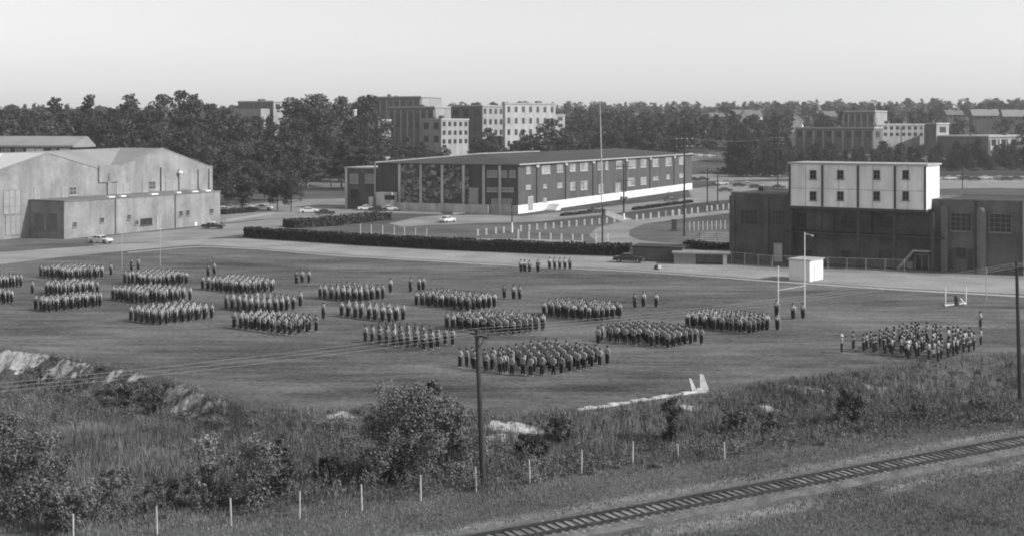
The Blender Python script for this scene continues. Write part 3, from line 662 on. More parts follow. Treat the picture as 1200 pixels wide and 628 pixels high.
b = block('dormitory_block', 589, 592, 651, 640, 122.5, 'broad white campus block with plain walls and few windows', azr=60, colsL=0, colsR=7, floorsR=4, ml=mat('block_white', .42, .08, .1, .9, streak=True), wy=176, wf=.35)
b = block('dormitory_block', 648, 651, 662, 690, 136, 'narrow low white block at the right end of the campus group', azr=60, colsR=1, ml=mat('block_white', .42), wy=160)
b = block('dormitory_block', 425, 443, 458, 600, 142, 'small low block with white side among trees left of the campus group', colsL=0, colsR=2, floorsR=1, ml=M_blockd, wy=152); b.box('sunlit_side_tint', M_blockw, .3, b.sol(458,'x',0)[0]-.2, -.1, -.005, -4, b.zl(143,600))
b = block('dormitory_block', 279, 320, 341, 700, 120, 'isolated flat topped block above the trees on the left', colsL=0, colsR=2, floorsR=1, ml=M_blockd, wy=132); b.box('sunlit_side_tint', M_blockw, .3, b.sol(341,'x',0)[0]-.2, -.1, -.005, -4, b.zl(121,700))
b.box('lower_wall', M_blockw, -8, -.4, 2, 50, -4, b.zl(128, 700))
# right hand complex
b = block('college_building', 932, 1024, 1050, 640, 151, 'low dark brick building with pale trim behind the pine row', azr=33, colsL=8, floorsL=1, colsR=3, floorsR=1, ml=M_blockd, wy=166)
b = block('college_building', 988, 1025, 1039, 655, 131.5, 'square tower with dark ribbed windows above the low brick building', azr=33, colsL=5, floorsL=1, colsR=2, floorsR=3, ml=M_blockd, wy=148); b.box('sunlit_side_tint', M_blockw, .3, b.sol(1039,'x',0)[0]-.2, -.35, -.13, 2, b.zl(132.5,655))
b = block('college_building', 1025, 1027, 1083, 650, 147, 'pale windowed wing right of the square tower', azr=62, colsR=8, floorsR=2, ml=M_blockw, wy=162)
b = block('college_building', 1084, 1097, 1112, 645, 146, 'small pale end block with shaded left face beside the windowed wing', azr=40, colsR=1, floorsR=1, ml=M_blockd, wy=160); b.box('sunlit_side_tint', M_blockw, .3, b.sol(1112,'x',0)[0]-.2, -.1, -.005, -2, b.zl(147,645))
b = block('college_building', 1083, 1158, 1235, 630, 161, 'long low hall with bright pillared side at the right edge', azr=40, colsR=7, floorsR=1, ml=M_blockd, wy=176); 
xq = b.sol(1235,'x',0)[0]; b.box('sunlit_side_tint', M_blockw, .5, xq-.2, -.1, -.005, -2, b.zl(163,630))  # sunlight on this side put into the pale panel colour
for k in range(8): b.box('pillar', M_conc, 1+k*(xq/8), 1+k*(xq/8)+.8, -.9, -.13, -2, b.zl(164, 630))
# gabled houses far off
def house(px, Y, wpx, ytop, yeave, label, azr=70, wm=M_conc, rm=M_roofm):
    x = (px-CX)/F*Y; b = Bld('gabled_house', (x, Y), azr, label, 'house', 'houses on the far hillside')
    w = wpx*Y/F; ze_ = b.zl(yeave, Y); zr_ = b.zl(ytop, Y)
    m = MB(); m.add([(0,0,-6),(w,0,-6),(w,0,ze_),(0,0,ze_),(0,9,-6),(w,9,-6),(w,9,ze_),(0,9,ze_),(0,4.5,zr_),(w,4.5,zr_)],
          [(0,1,2,3),(5,4,7,6),(1,5,6,9,2),(4,0,3,8,7),(3,2,9,8),(6,7,8,9)]); m.build('wall', wm, b.root)
    m = MB(); m.add([(-.5,-.6,ze_-.2),(w+.5,-.6,ze_-.2),(w+.5,4.5,zr_+.1),(-.5,4.5,zr_+.1),(w+.5,9.6,ze_-.2),(-.5,9.6,ze_-.2),
                     (-.5,-.6,ze_),(w+.5,-.6,ze_),(w+.5,4.5,zr_+.35),(-.5,4.5,zr_+.35),(w+.5,9.6,ze_),(-.5,9.6,ze_)],[(0,1,2,3),(3,2,4,5),(6,9,8,7),(9,11,10,8),(0,6,7,1),(4,10,11,5),(0,3,9,6),(3,5,11,9),(2,1,7,8),(4,2,8,10)])
    m.build('roof', rm, b.root)
    MB().box(w*.7, w*.7+.8, 4, 4.8, zr_-1, zr_+1.2).build('chimney', M_brick, b.root)
    for k in range(3): MB().box(w*(k+.7)/4, w*(k+.7)/4+1, -.1, -.01, ze_-2, ze_-.7).build('window', M_glass, b.root)
house(858, 900, 26, 129.5, 134, 'far house with long pale roof left of the white gable', 80, M_conc)
house(830, 880, 20, 133, 137, 'far house with dull roof at the left of the hillside houses', 80, M_blockd)
house(875, 830, 20, 130, 136, 'far house with pale end wall beneath the skyline trees', 75, M_white)
house(940, 860, 10, 135, 143, 'tiny far house with bright white gable wall', 20, M_white)
house(1110, 850, 20, 130, 135, 'far brick house with pale flat looking roof behind the small end block', 85, M_blockd)
house(1140, 840, 30, 129, 136, 'broad gabled far house with pale roof right of centre hillside', 95, M_blockd, M_roofl)
house(1176, 800, 32, 129.5, 137, 'broad gabled far house at the right edge of the hillside', 95, M_blockd, M_roofl)
house(960, 900, 22, 131, 137, 'far house with dark roof among the trees', 80, M_blockd)
house(100, 820, 10, 146, 150, 'tiny pale house between the trees above the drill hall', 80, M_white, M_roofl)
# smokestack
b = at(415.5, 590); sk = empty('smokestack', b, 0, 'slim pale smokestack rising among the trees', 'chimney')
hh = zat(130, 590)-b.z; MB().bar((0,0,-2),(0,0,hh),1.15,.95,12).build('shaft', M_conc, sk); MB().bar((0,0,hh),(0,0,hh+.5),1.15,1.15,12).build('cap', M_white, sk)
b = at(396, 640); sk = empty('water_tank', b, 0, 'small white tank on a dark stand above the trees', 'tank')
hh = zat(139, 640)-b.z; MB().bar((0,0,-2),(0,0,hh-3.4),.5,.4,8).build('stand', M_steel, sk); MB().lathe([(1.2,-3.4),(2.4,-2.6),(2.4,-.4),(.4,0)], 12, (0,0,hh)).build('tank', M_white, sk)

# ------------------------------------------------------------------ vegetation
def leaf_cloud(cen, rad, n, size, flat=1.0, shell=.55, tone=(.6, 1.35), up=.3):
    """n leaf quads scattered in ellipsoidal clumps; cen (k,3), rad (k,3)"""
    cen = np.asarray(cen, float); rad = np.asarray(rad, float); vol = rad.prod(1)**(2/3); pr = vol/vol.sum()
    idx = rng.choice(len(cen), n, p=pr)
    d = rng.normal(size=(n, 3)); d /= np.linalg.norm(d, axis=1)[:, None]
    r = rng.uniform(shell, 1.0, n)**.7
    p = cen[idx]+d*r[:, None]*rad[idx]
    nrm = d*.7+rng.normal(size=(n, 3))*.55; nrm[:, 2] += up; nrm /= np.linalg.norm(nrm, axis=1)[:, None]
    a = np.cross(nrm, rng.normal(size=(n, 3))); a /= np.linalg.norm(a, axis=1)[:, None]; b = np.cross(nrm, a)
    s = size*rng.uniform(.6, 1.3, n)[:, None]; q = s*rng.uniform(.45, .9, n)[:, None]
    V = np.stack([p-a*s, p-b*q+nrm*s*.15, p+a*s, p+b*q+nrm*s*.15], 1).reshape(-1, 3)
    ct = rng.uniform(tone[0], tone[1], len(cen)); t = np.repeat(ct[idx]*rng.uniform(.75, 1.25, n), 4)
    return V, t
def quads(n): return np.arange(n*4).reshape(-1, 4)
def broad_crown(h, w, k=26):
    cen = []; rad = []
    k = int(k*1.9)
    for i in range(k):
        a = random.uniform(0, 6.283); z = random.uniform(.22, .95); env = math.sin(min(1, (z-.12)/.85)*math.pi)**.6
        r = w*.5*env*random.uniform(.1, .92); cen.append((r*math.cos(a), r*math.sin(a), h*z)); q = w*random.uniform(.07, .17); rad.append((q, q, q*random.uniform(.5, .85)))
    return cen, rad
def pine_crown(h, w, k=24):
    cen = []; rad = []
    for i in range(k):
        z = .3+.68*i/(k-1); a = random.uniform(0, 6.283); env = (1-z)**.75*1.25+.07
        r = w*.5*env*random.uniform(.3, .8); cen.append((r*math.cos(a), r*math.sin(a), h*z)); q = w*(.1+.14*env)*random.uniform(.8, 1.2); rad.append((q, q, q*.5))
    return cen, rad
def tree_proto(name, h, w, kind, n, size, m, bark, label):
    cen, rad = broad_crown(h, w) if kind == 'b' else pine_crown(h, w)
    root = empty(name, (0, -500, 0), 0, label, 'tree')
    mb = MB(); top = h*(.75 if kind == 'b' else .95); pts = [(0,0,-1)]+[(random.uniform(-.02,.02)*h, random.uniform(-.02,.02)*h, top*t) for t in (.2,.45,.7,1)]
    mb.tube(pts, lambda t: max(.05, h*.018*(1-.8*t)), 7)
    for c in cen[::2]:
        z0 = min(c[2]*.7, top*.9); mb.bar((0,0,z0), c, h*.007, h*.002, 5)
    tk = mb.build('trunk', bark, root)
    V, t = leaf_cloud(cen, rad, n, size); cr = np_mesh('crown', V, quads(n), m, t, root)
    kids(root, tk, cr); return root
PB = [tree_proto('broadleaf_tree', 16, 12+i, 'b', 4200, .33, M_leaf, M_bark, 'x') for i in range(4)]
PD = []
PP = [tree_proto('pine_tree', 17, 8+i*.8, 'p', 2200, .36, M_pine, M_bark, 'x') for i in range(3)]
def dense_pine(h, w, k=34):
    cen = []; rad = []
    for i in range(k):
        z = .1+.87*i/(k-1); a = random.uniform(0, 6.283); env = (1-z)**.6*1.15+.1
        r = w*.5*env*random.uniform(.2, .75); cen.append((r*math.cos(a), r*math.sin(a), h*z)); q = w*(.12+.12*env)*random.uniform(.8, 1.2); rad.append((q, q, q*.6))
    return cen, rad
pine_crown_, pine_crown = pine_crown, dense_pine
PD = [tree_proto('dense_pine', 17, 10+i, 'p', 2600, .42, M_pine, M_bark, 'x') for i in range(3)]
pine_crown = pine_crown_
used = set()
def plant(protos, px, Y, h, label, group=None, wsc=1.0, base=None):
    i = random.randrange(len(protos)); pr = protos[i]; p = at(px, Y); sc = h/(16 if protos is PB else 17)
    if base is not None: p.z = base
    rz = random.uniform(0, 6.28)
    if pr.name in used: return dup(pr, p, rz, (sc*wsc, sc*wsc, sc), label, group)
    used.add(pr.name); pr.location = p; pr.rotation_euler = (0,0,rz); pr.scale = (sc*wsc, sc*wsc, sc); pr['label'] = label
    if group: pr['group'] = group
    return pr
def plant_top(protos, px, Y, ytop, label, group=None, wsc=1.0):
    p = at(px, Y); return plant(protos, px, Y, zat(ytop, Y)-p.z, label, group, wsc)
# the wood behind the drill hall and the lots
gl = 'broad wood behind the drill hall and car park'
def topline(px):     # highest crown row of the photo along the left wood
    return float(np.interp(px, [0,50,65,85,107,125,152,175,200,225,250,290,330,352,372,400,425,445], [130,128,116,128,113,128,112,126,108,112,121,134,130,118,112,114,124,140]))
n = 0
rows = [(390,24,70,185,.0),(430,22,95,172,.3),(470,22,60,158,.6),(510,21,110,146,.1),(550,21,90,134,.5)]
for (Y, st, j0, yt, ph) in rows:
    px = -25+ph*st
    while px < 432:
        q = px+random.uniform(-6, 6); yy_ = Y+random.uniform(-14, 14)
        lo = 262 if Y < 400 else (225 if Y < 440 else -30)
        if q < lo or (Y < 480 and 345 < q and Y < 440): px += st; continue
        top = max(yt+random.uniform(-7, 8), topline(q)+4)
        plant_top(PB if random.random() < .72 else PP, q, yy_, top, 'tree of the dense wood behind the drill hall and car park', gl, random.uniform(.9, 1.2)); n += 1
        px += st
for (px, Y, yt, kk, lab) in [(65,560,115,'p','tall pointed pine on the skyline, first from the left edge'),(107,570,112,'p','tall skyline pine, second from the left'),(152,565,111,'p','narrow tall skyline pine over the drill hall, third from the left'),
        (190,560,110,'b','left of the two tallest bushy skyline trees'),(210,575,106,'b','tallest bushy skyline tree over the drill hall'),(226,560,111,'p','pine at the right of the tallest skyline clump'),(248,545,121,'b','round skyline tree left of the isolated block'),
        (345,590,116,'b','small round tree right of the isolated block'),(372,560,112,'b','large round skyline tree left of the smokestack'),(402,575,113,'b','round skyline tree behind the smokestack'),(430,600,113,'b','tree rising before the ribbed campus block'),(268,540,126,'b','broad skyline tree below the isolated block')]:
    plant_top(PB if kk == 'b' else PP, px, Y, yt, lab, None, 1.0 if kk == 'b' else 1.15)
for px in range(-20, 60, 13): plant_top(PB, px, 590, 129+random.uniform(-2, 2), 'even low skyline tree at the far left', 'low skyline trees at the far left')
# car park trees
t1 = plant_top(PB, 325, 346, 202, 'round tree with dark crown and bare trunk between the parked cars, left of a pair', None, .95)
plant_top(PB, 341, 343, 206, 'round tree right of the pair between the parked cars', None, .9)
plant_top(PB, 284, 352, 205, 'wide bushy tree over the parked cars beside the drill hall', None, 1.45)
plant_top(PB, 268, 372, 203, 'dark tree against the right end of the drill hall', None, 1.2)
for k, (px, Y, yt) in enumerate([(420,600,152),(440,570,158),(460,560,162),(478,575,160),(445,530,172),(470,520,174),(495,560,166),(520,560,170),(500,530,174),(425,500,172),(412,470,180),(440,470,182),(465,470,184)]):
    plant_top(PB, px, Y, yt, 'tree below the campus blocks behind the long hip roof', 'trees below the campus blocks')
for (px, Y, yt, ww, lab) in [(571,560,150,1.1,'round dark tree before the half dark campus block'),(612,565,152,.8,'small tree before the broad white block'),(645,545,139,1.35,'large round tree before the right end of the white block'),(585,570,160,.9,'low tree between the two round trees before the white blocks'),(630,560,160,1.0,'low tree beside the large round tree'),(660,575,150,1.2,'tree at the right foot of the white blocks')]:
    plant_top(PB, px, Y, yt, lab, None, ww)
for px in range(675, 930, 17):
    for Y, yt in ((600, 152), (690, 138), (560, 168)):
        if Y < 640 and 798 < px < 852: continue
        plant_top(PP if random.random() < .5 else PB, px+random.uniform(-6,6), Y+random.uniform(-15,15), yt+random.uniform(-5,5), 'tree of the dark wood behind the long brick building', 'dark wood behind the long brick building', 1.15)
for px in (862, 876, 890, 903, 917): plant_top(PD, px, 525, 182+random.uniform(-6,4), 'dark pine left of the white press box', 'pines left of the press box', 1.25)
for px in (856, 866, 882, 898, 914): plant_top(PD, px, 540, 166+random.uniform(-7,7), 'dark pine of the clump between the brick front and the press box', 'pines between brick front and press box', 1.2)
for i, px in enumerate(range(925, 1215, 11)):
    plant_top(PD, px+random.uniform(-3,3), 575+random.uniform(-8,8), 169+random.uniform(-6,8)+(2 if 940 < px < 1000 else 0), 'dark pine in the row behind the white press box', 'row of pines behind the press box', 1.2)
    if i % 2: plant_top(PD, px+5, 558+random.uniform(-6,6), 181+random.uniform(-5,5), 'dark pine in the row behind the white press box', 'row of pines behind the press box', 1.35)
# far woods: one mass
def merge_trees(pos, protoV, protoT, hs, ws):
    outV = []; outT = []
    for k, p in enumerate(pos):
        i = k % len(protoV); a = random.uniform(0, 6.28); c, s = math.cos(a), math.sin(a)
        V = protoV[i]*np.array([ws[k], ws[k], hs[k]]); V = np.stack([V[:,0]*c-V[:,1]*s, V[:,0]*s+V[:,1]*c, V[:,2]], 1)+np.array(p); outV.append(V); outT.append(protoT[i]*random.uniform(.75, 1.2))
    return np.concatenate(outV), np.concatenate(outT)
pv = []; ptn = []
for i in range(6):
    cen, rad = (broad_crown(1, .9, 14) if i % 3 else pine_crown(1, .62, 14)); V_, t_ = leaf_cloud(cen, rad, 330, .055); pv.append(V_); ptn.append(t_)
pos = []; hs = []; ws = []
for (Y, d) in [(620,15),(650,14),(690,14),(730,14),(775,15),(820,15),(880,15),(950,16),(1030,17),(1120,18),(1230,20),(1350,22),(1480,24),(1640,26),(1820,28),(2000,30)]:
    x = -.46*Y
    while x < .46*Y:
        xx = x+random.uniform(-4, 4); y_ = Y+random.uniform(-18, 18); px = CX+F*xx/y_
        ok = True
        if Y < 760 and (420 < px < 668): ok = False
        if Y < 700 and 925 < px < 1200: ok = False
        if Y < 760 and 275 < px < 345: ok = Y < 640
        if Y < 640 and 800 < px < 860: ok = False
        if Y < 860 and Y > 700 and (1105 < px < 1205 or 925 < px < 960): ok = random.random() < .25
        if 780 < Y < 930 and 825 < px < 900: ok = random.random() < .3
        if ok:
            h = random.uniform(9, 17)*(1+.12*(Y > 1300)); ytop_lim = 119 if px < 900 else 113
            h = min(h, zat(ytop_lim, y_)-hz(xx, y_)); 
            if h > 4: pos.append((xx, y_, hz(xx, y_)-.5)); hs.append(h); ws.append(h*random.uniform(.95, 1.35))
        x += d*.62
V_, t_ = merge_trees(pos, pv, ptn, hs, ws)
fw = np_mesh('distant_wood', V_, quads(len(V_)//4), M_far, t_); tag(fw, 'distant wood covering the hills up to the skyline', 'wood', kind='stuff')

# hedges
def hedge(name, pts, h, th, label, n_per=55):
    P = [Vector(p) for p in pts]; root = empty(name, P[0], 0, label, 'hedge'); core = MB(); Vs = []; Ts = []; o0 = P[0]
    for a, b in zip(P, P[1:]):
        d = (b-a); L = d.length; e = d.normalized(); nn = Vector((-e.y, e.x, 0)); A = a-o0; Bq = b-o0
        q = [A-nn*0, Bq-nn*0, Bq+nn*th, A+nn*th]; q = [A+nn*.12, Bq+nn*.12, Bq+nn*(th-.12), A+nn*(th-.12)]
        core.add([*(p+Vector((0,0,-.2)) for p in q), *(p+Vector((0,0,h-.15)) for p in q)], [(0,3,2,1),(4,5,6,7),(0,1,5,4),(1,2,6,5),(2,3,7,6),(3,0,4,7)])
        n = int(L*n_per); t = rng.uniform(0, L, n); s = rng.uniform(0, 1, n); side = rng.random(n)
        off = np.where(side < .5, rng.uniform(-.1, .1, n), np.where(side < .6, th+rng.uniform(-.1, .1, n), rng.uniform(0, th, n)))
        z = np.where(side < .6, rng.uniform(0, h, n), h+rng.uniform(-.12, .12, n)+.12*np.sin(t*.7)*np.sin(t*.23))
        p = np.stack([A.x+e.x*t+nn.x*off, A.y+e.y*t+nn.y*off, A.z+e.z*t+z], 1)
        a1 = rng.normal(size=(n,3)); a1 /= np.linalg.norm(a1, axis=1)[:,None]; b1 = np.cross(a1, rng.normal(size=(n,3))); b1 /= np.linalg.norm(b1, axis=1)[:,None]
        sz = rng.uniform(.12, .28, n)[:,None]; Vs.append(np.stack([p-a1*sz, p-b1*sz, p+a1*sz, p+b1*sz], 1).reshape(-1,3)); Ts.append(np.repeat(rng.uniform(.5, 1.5, n), 4))
    core.build('branches', M_hedgec, root); V = np.concatenate(Vs); np_mesh('leaves', V, quads(len(V)//4), M_hedge, np.concatenate(Ts), root)
hedge('box_hedge', [G(285,278.5), G(425,287.5), G(525,293.3), G(650,298.3), G(738,300.5)], 1.95, 2.2, 'long clipped dark hedge running behind the field road')
hedge('box_hedge', [G(345,268), G(395,265), G(459,258)], 1.8, 5.5, 'shorter wide dark hedge behind the left end of the long hedge')
hedge('box_hedge', [G(800,291), G(856,295)], 1.3, 1.5, 'low dark hedge strip below the bleachers')
hedge('box_hedge', [G(263,252), G(300,249)], 1.2, 1.5, 'low dark hedge beside the drill hall corner')
hedge('box_hedge', [G(660,254), G(700,250)], .6, 1.0, 'low dark planting at the foot of the white basement wall')
hedge('box_hedge', [G(745,247), G(812,238)], .7, 1.2, 'low dark planting at the far end of the white basement wall')

# foreground shrubs
def shrub(px, py, w, h, n, leaf, m, label, name='shrub', tall=False, tone=(.6, 1.5), k=22, group=None, bark=M_bark):
    p = G(px, py); root = empty(name, p, 0, label, 'shrub', group); cen = []; rad = []
    for i in range(int(k*2.2)):
        a = random.uniform(0, 6.283); z = random.uniform(.1, .96); env = (1-abs(z-.45)**1.6*1.4); r = w*.5*max(env, .15)*random.uniform(.1, .95)
        cen.append((r*math.cos(a), r*math.sin(a), h*z)); q = min(w, h)*random.uniform(.06, .16); rad.append((q*1.2, q*1.2, q*random.uniform(.7, 1.5)))
    mb = MB()
    for c in cen[::2]: mb.bar((c[0]*.15, c[1]*.15, -.1), (c[0]*.6, c[1]*.6, c[2]*.55), .05, .03, 4); mb.bar((c[0]*.6, c[1]*.6, c[2]*.55), c, .03, .012, 4)
    mb.build('stems', bark, root); n = int(n*1.5); V, t = leaf_cloud(cen, rad, n, leaf*.8, shell=.0, tone=tone, up=.5); np_mesh('foliage', V, quads(n), m, t, root); return root
shrub(468,566,7.0,6.2,15000,.10,M_bush,'large leafy bush left of the near utility pole', k=34)
shrub(525,562,5.0,5.3,9500,.10,M_bush,'leafy bush reaching up to the near utility pole', k=26)
shrub(385,574,2.6,1.9,2600,.09,M_bushd,'dark shrub with pale stems left of the large bush', tone=(.3,.8), bark=M_barkl)
shrub(503,520,2.2,4.6,900,.16,M_bushd,'small dark spiky tree top sticking up behind the large bush', tone=(.2,.5), k=9)
shrub(788,520,2.0,3.4,2600,.10,M_bushd,'upright dark shrub standing before the white kerb', tone=(.5,1.1), k=16)
shrub(998,495,2.8,2.6,3600,.10,M_bushd,'dark round bush beside the pale stream bed on the right', tone=(.4,.9), k=20)
shrub(30,612,6.0,5.2,6500,.11,M_bush,'tall bush filling the lower left corner', k=34, tone=(.4,1.3))
shrub(5,560,5.0,4.6,4200,.11,M_bushd,'dark bush cut by the left edge', k=24, tone=(.5,1.4))
shrub(80,625,3.6,2.4,3600,.10,M_bushd,'low dark bush right of the corner bush', k=18)
shrub(245,595,3.4,4.3,2300,.10,M_bush,'slender leafy shrub, left one of the pair behind the wire fence', k=20)
shrub(305,595,4.2,4.3,2900,.10,M_bush,'leafy shrub, right one of the pair behind the wire fence', k=24, tone=(.5,1.4))
shrub(330,590,2.2,4.2,1600,.11,M_bushd,'thin dark shrub at the right of the paired shrubs', k=10, tone=(.3,.7))
shrub(190,600,3.8,1.8,1600,.10,M_bushd,'low dark shrub below the grassy slope on the left', k=18)
shrub(125,600,3.8,2.6,1800,.10,M_bush,'medium shrub between the corner bush and the slope', k=18)
shrub(150,478,3.2,2.2,2600,.10,M_bushd,'scrubby bush under the eroded bank on the left', k=16, tone=(.6,1.3))
shrub(45,455,3.0,1.9,2000,.11,M_bushd,'small bush against the bare bank at the far left', k=14, tone=(.6,1.3))
shrub(180,482,2.4,1.8,1700,.10,M_bushd,'small scrub between two bare soil patches', k=12, tone=(.6,1.3))
shrub(620,545,3.2,2.0,2600,.10,M_bushd,'dark scrub below the bare bank right of the pole', k=16, tone=(.35,.9))
shrub(655,520,3.4,2.0,2200,.10,M_bushd,'dense weedy scrub left of the white kerb', k=16, tone=(.6,1.2))
shrub(860,508,3.0,1.8,2000,.10,M_bush,'grey green weedy scrub in the middle of the gully', k=14, tone=(.5,1.1))
shrub(905,510,2.6,1.6,1700,.10,M_bush,'weedy scrub near the pale stream trail', k=14, tone=(.5,1.1))
shrub(1080,495,2.6,1.3,1700,.10,M_bushd,'low scrub at the right of the stream trail', k=12, tone=(.6,1.2))
shrub(1150,485,2.8,1.2,1700,.10,M_bushd,'low dark scrub left of the right hand pole', k=12, tone=(.6,1.1))
# pale bare saplings
for (px, py, h) in [(98,620,4.2),(140,590,5.0),(170,600,4.4),(388,572,3.0),(402,573,2.8),(372,574,2.6),(299,586,4.0)]:
    p = G(px, py); r_ = empty('bare_sapling', p, 0, 'thin pale leafless sapling among the shrubs', 'sapling', 'bare saplings in the brush'); mb = MB()
    q = Vector((random.uniform(-.3,.3), 0, h)); mb.bar((0,0,-.1), q, .035, .012, 5)
    for k in range(6): t = random.uniform(.3,.9); mb.bar(q*t, q*t+Vector((random.uniform(-.5,.5), random.uniform(-.4,.4), random.uniform(.2,.6))), .012, .006, 3)
    mb.build('stem', M_barkl, r_)

# rough grass: one mass of blades
def grass():
    n = 330000
    py = rng.uniform(0, 1, n)
    Yg = 58+(132-58)*rng.uniform(0, 1, n)**1.15
    Xg = rng.uniform(-.44, .44, n)*Yg
    lip = np.interp(Xg, lx, ly); s = lip-Yg
    d = np.abs((Xg-TRK_P[0])*TRK_N[0]+(Yg-TRK_P[1])*TRK_N[1])
    soilv = np.zeros(n)
    iy = np.clip(np.searchsorted(yy, Yg), 0, NR-1); ix = np.clip(np.searchsorted(tt, Xg/(Yg+8)), 0, NC-1); soilv = soil[iy, ix]
    patch = wob(Xg, Yg, .16, .7)*.5+wob(Xg, Yg, .6, 1.9)*.4
    keep = (s > -1.6+1.9*rng.random(n)) & (d > 2.3) & (rng.random(n) > soilv*1.15) & (rng.random(n) < .7+.22*patch)
    Xg, Yg, s, patch, d = Xg[keep], Yg[keep], s[keep], patch[keep], d[keep]; n = len(Xg)
    lipf = np.clip((s)/8, .25, 1); nearfence = np.clip((Yg-(79.7+.45*Xg))/10, 0, 1)
    H_ = (.13+.2*rng.random(n)+.12*np.clip(patch, -.5, 1))*(.6+1.5*nearfence*lipf)
    H_ = np.clip(H_*(1+.9*np.exp(-((s-3)/3.5)**2)*(Xg > -22)), .1, 1.1)
    Z = hgt(Xg, Yg)
    K = 2; Vs = []; Ts = []
    pt = wob(Xg, Yg, .09, 3.7)*.5+wob(Xg, Yg, .33, .2)*.5
    for k in range(K):
        a = rng.uniform(0, 6.283, n); lean = rng.uniform(.05, .45, n)*H_; w_ = rng.uniform(.015, .035, n)
        bx = Xg+rng.normal(0, .12, n); by = Yg+rng.normal(0, .12, n); hh_ = H_*rng.uniform(.6, 1.2, n)
        l = np.stack([bx-w_*np.cos(a), by-w_*np.sin(a), Z-.03], 1); r_ = np.stack([bx+w_*np.cos(a), by+w_*np.sin(a), Z-.03], 1)
        t_ = np.stack([bx+lean*np.cos(a+1.3), by+lean*np.sin(a+1.3), Z+hh_], 1)
        Vs.append(np.stack([l, r_, t_], 1)); Ts.append(np.repeat((.85+.22*pt)*rng.uniform(.65, 1.35, n), 3))
    V = np.concatenate(Vs).reshape(-1, 3); T_ = np.concatenate(Ts)
    return V, T_
V_, t_ = grass(); g_ = np_mesh('rough_grass', V_, np.arange(len(V_)).reshape(-1, 3), M_grass, t_); tag(g_, 'rough dry grass and weeds covering the gully and railway bank', 'grass', kind='stuff')
# leafy weeds (undergrowth) as one mass
def weeds():
    Vs = []; Ts = []; cs_ = []; rs_ = []
    cnt = 0
    while cnt < 900:
        Y = random.uniform(80, 122); X = random.uniform(-.43, .43)*Y; lipv = float(np.interp(X, lx, ly)); fen = 79.7+.45*X
        if Y > lipv-.3 or Y < fen+1: continue
        iy = min(np.searchsorted(yy, Y), NR-1); ix = min(np.searchsorted(tt, X/(Y+8)), NC-1)
        if soil[iy, ix] > .5: continue
        dens = .45+.6*float(wob(X, Y, .13, 5.1)) + (.35 if X > 3 else 0) + (.2 if (X < -20 and Y > lipv-12) else 0)
        if -36 < X < -14 and fen+9 < Y < lipv-4: dens *= .15
        if X > -20 and lipv-Y < 8: dens += .45
        if random.random() > dens: continue
        z = hz(X, Y); r = random.uniform(.35, .9)*(.62 if X > 2 else .85); cs_.append((X, Y, z+r*.45)); rs_.append((r, r, r*random.uniform(.5, .9))); cnt += 1
    return leaf_cloud(cs_, rs_, 150000, .06, shell=.0, tone=(.72, 1.15), up=.5)
V_, t_ = weeds(); g_ = np_mesh('undergrowth', V_, quads(len(V_)//4), M_bush, t_); tag(g_, 'mixed leafy undergrowth between the field bank and the wire fence', 'undergrowth', kind='stuff')

def stalks():
    Vs = []; Ts = []; P_ = []
    cnt = 0
    while cnt < 1700:
        Y = random.uniform(72, 124); X = random.uniform(-.43, .43)*Y; lipv = float(np.interp(X, lx, ly)); fen = 79.7+.45*X
        if Y > lipv-1.0 or Y < fen+.5: continue
        iy = min(np.searchsorted(yy, Y), NR-1); ix = min(np.searchsorted(tt, X/(Y+8)), NC-1)
        if soil[iy, ix] > .3: continue
        dn = .35+.7*float(wob(X, Y, .1, 2.1)) + .5*math.exp(-((Y-fen-5)/4)**2)
        if X > 2: dn *= .7
        if -36 < X < -14 and fen+9 < Y < lipv-5: dn *= .12
        if random.random() > dn: continue
        P_.append((X, Y, hz(X, Y), (.6 if X > 2 else 1)*random.uniform(.7, 2.1)*(.6+.4*min(1, (lipv-Y)/10)))); cnt += 1
    P_ = np.array(P_); m = 46; n = len(P_)*m; idx = np.repeat(np.arange(len(P_)), m)
    u = rng.random(n)**.75; a = rng.uniform(0, 6.283, n); rr = (.06+.3*np.sin(np.clip(u, 0, 1)*2.8))*rng.random(n)*P_[idx, 3]*.5
    lean = rng.normal(0, .12, (len(P_), 2)); 
    p = np.stack([P_[idx,0]+rr*np.cos(a)+lean[idx,0]*u*P_[idx,3], P_[idx,1]+rr*np.sin(a)+lean[idx,1]*u*P_[idx,3], P_[idx,2]+u*P_[idx,3]], 1)
    d1 = rng.normal(size=(n,3)); d1[:,2] = np.abs(d1[:,2])+.6; d1 /= np.linalg.norm(d1, axis=1)[:,None]; d2 = np.cross(d1, rng.normal(size=(n,3))); d2 /= np.linalg.norm(d2, axis=1)[:,None]
    sz = rng.uniform(.05, .11, n)[:,None]
    V = np.stack([p-d1*sz, p-d2*sz*.35, p+d1*sz, p+d2*sz*.35], 1).reshape(-1, 3)
    tn = np.repeat(rng.uniform(.5, 1.35, len(P_))[idx]*rng.uniform(.8, 1.2, n), 4)
    return V, tn
V_, t_ = stalks(); g_ = np_mesh('tall_weeds', V_, quads(len(V_)//4), M_bush, t_); tag(g_, 'tall feathery weed stalks standing in the gully', 'weeds', kind='stuff')

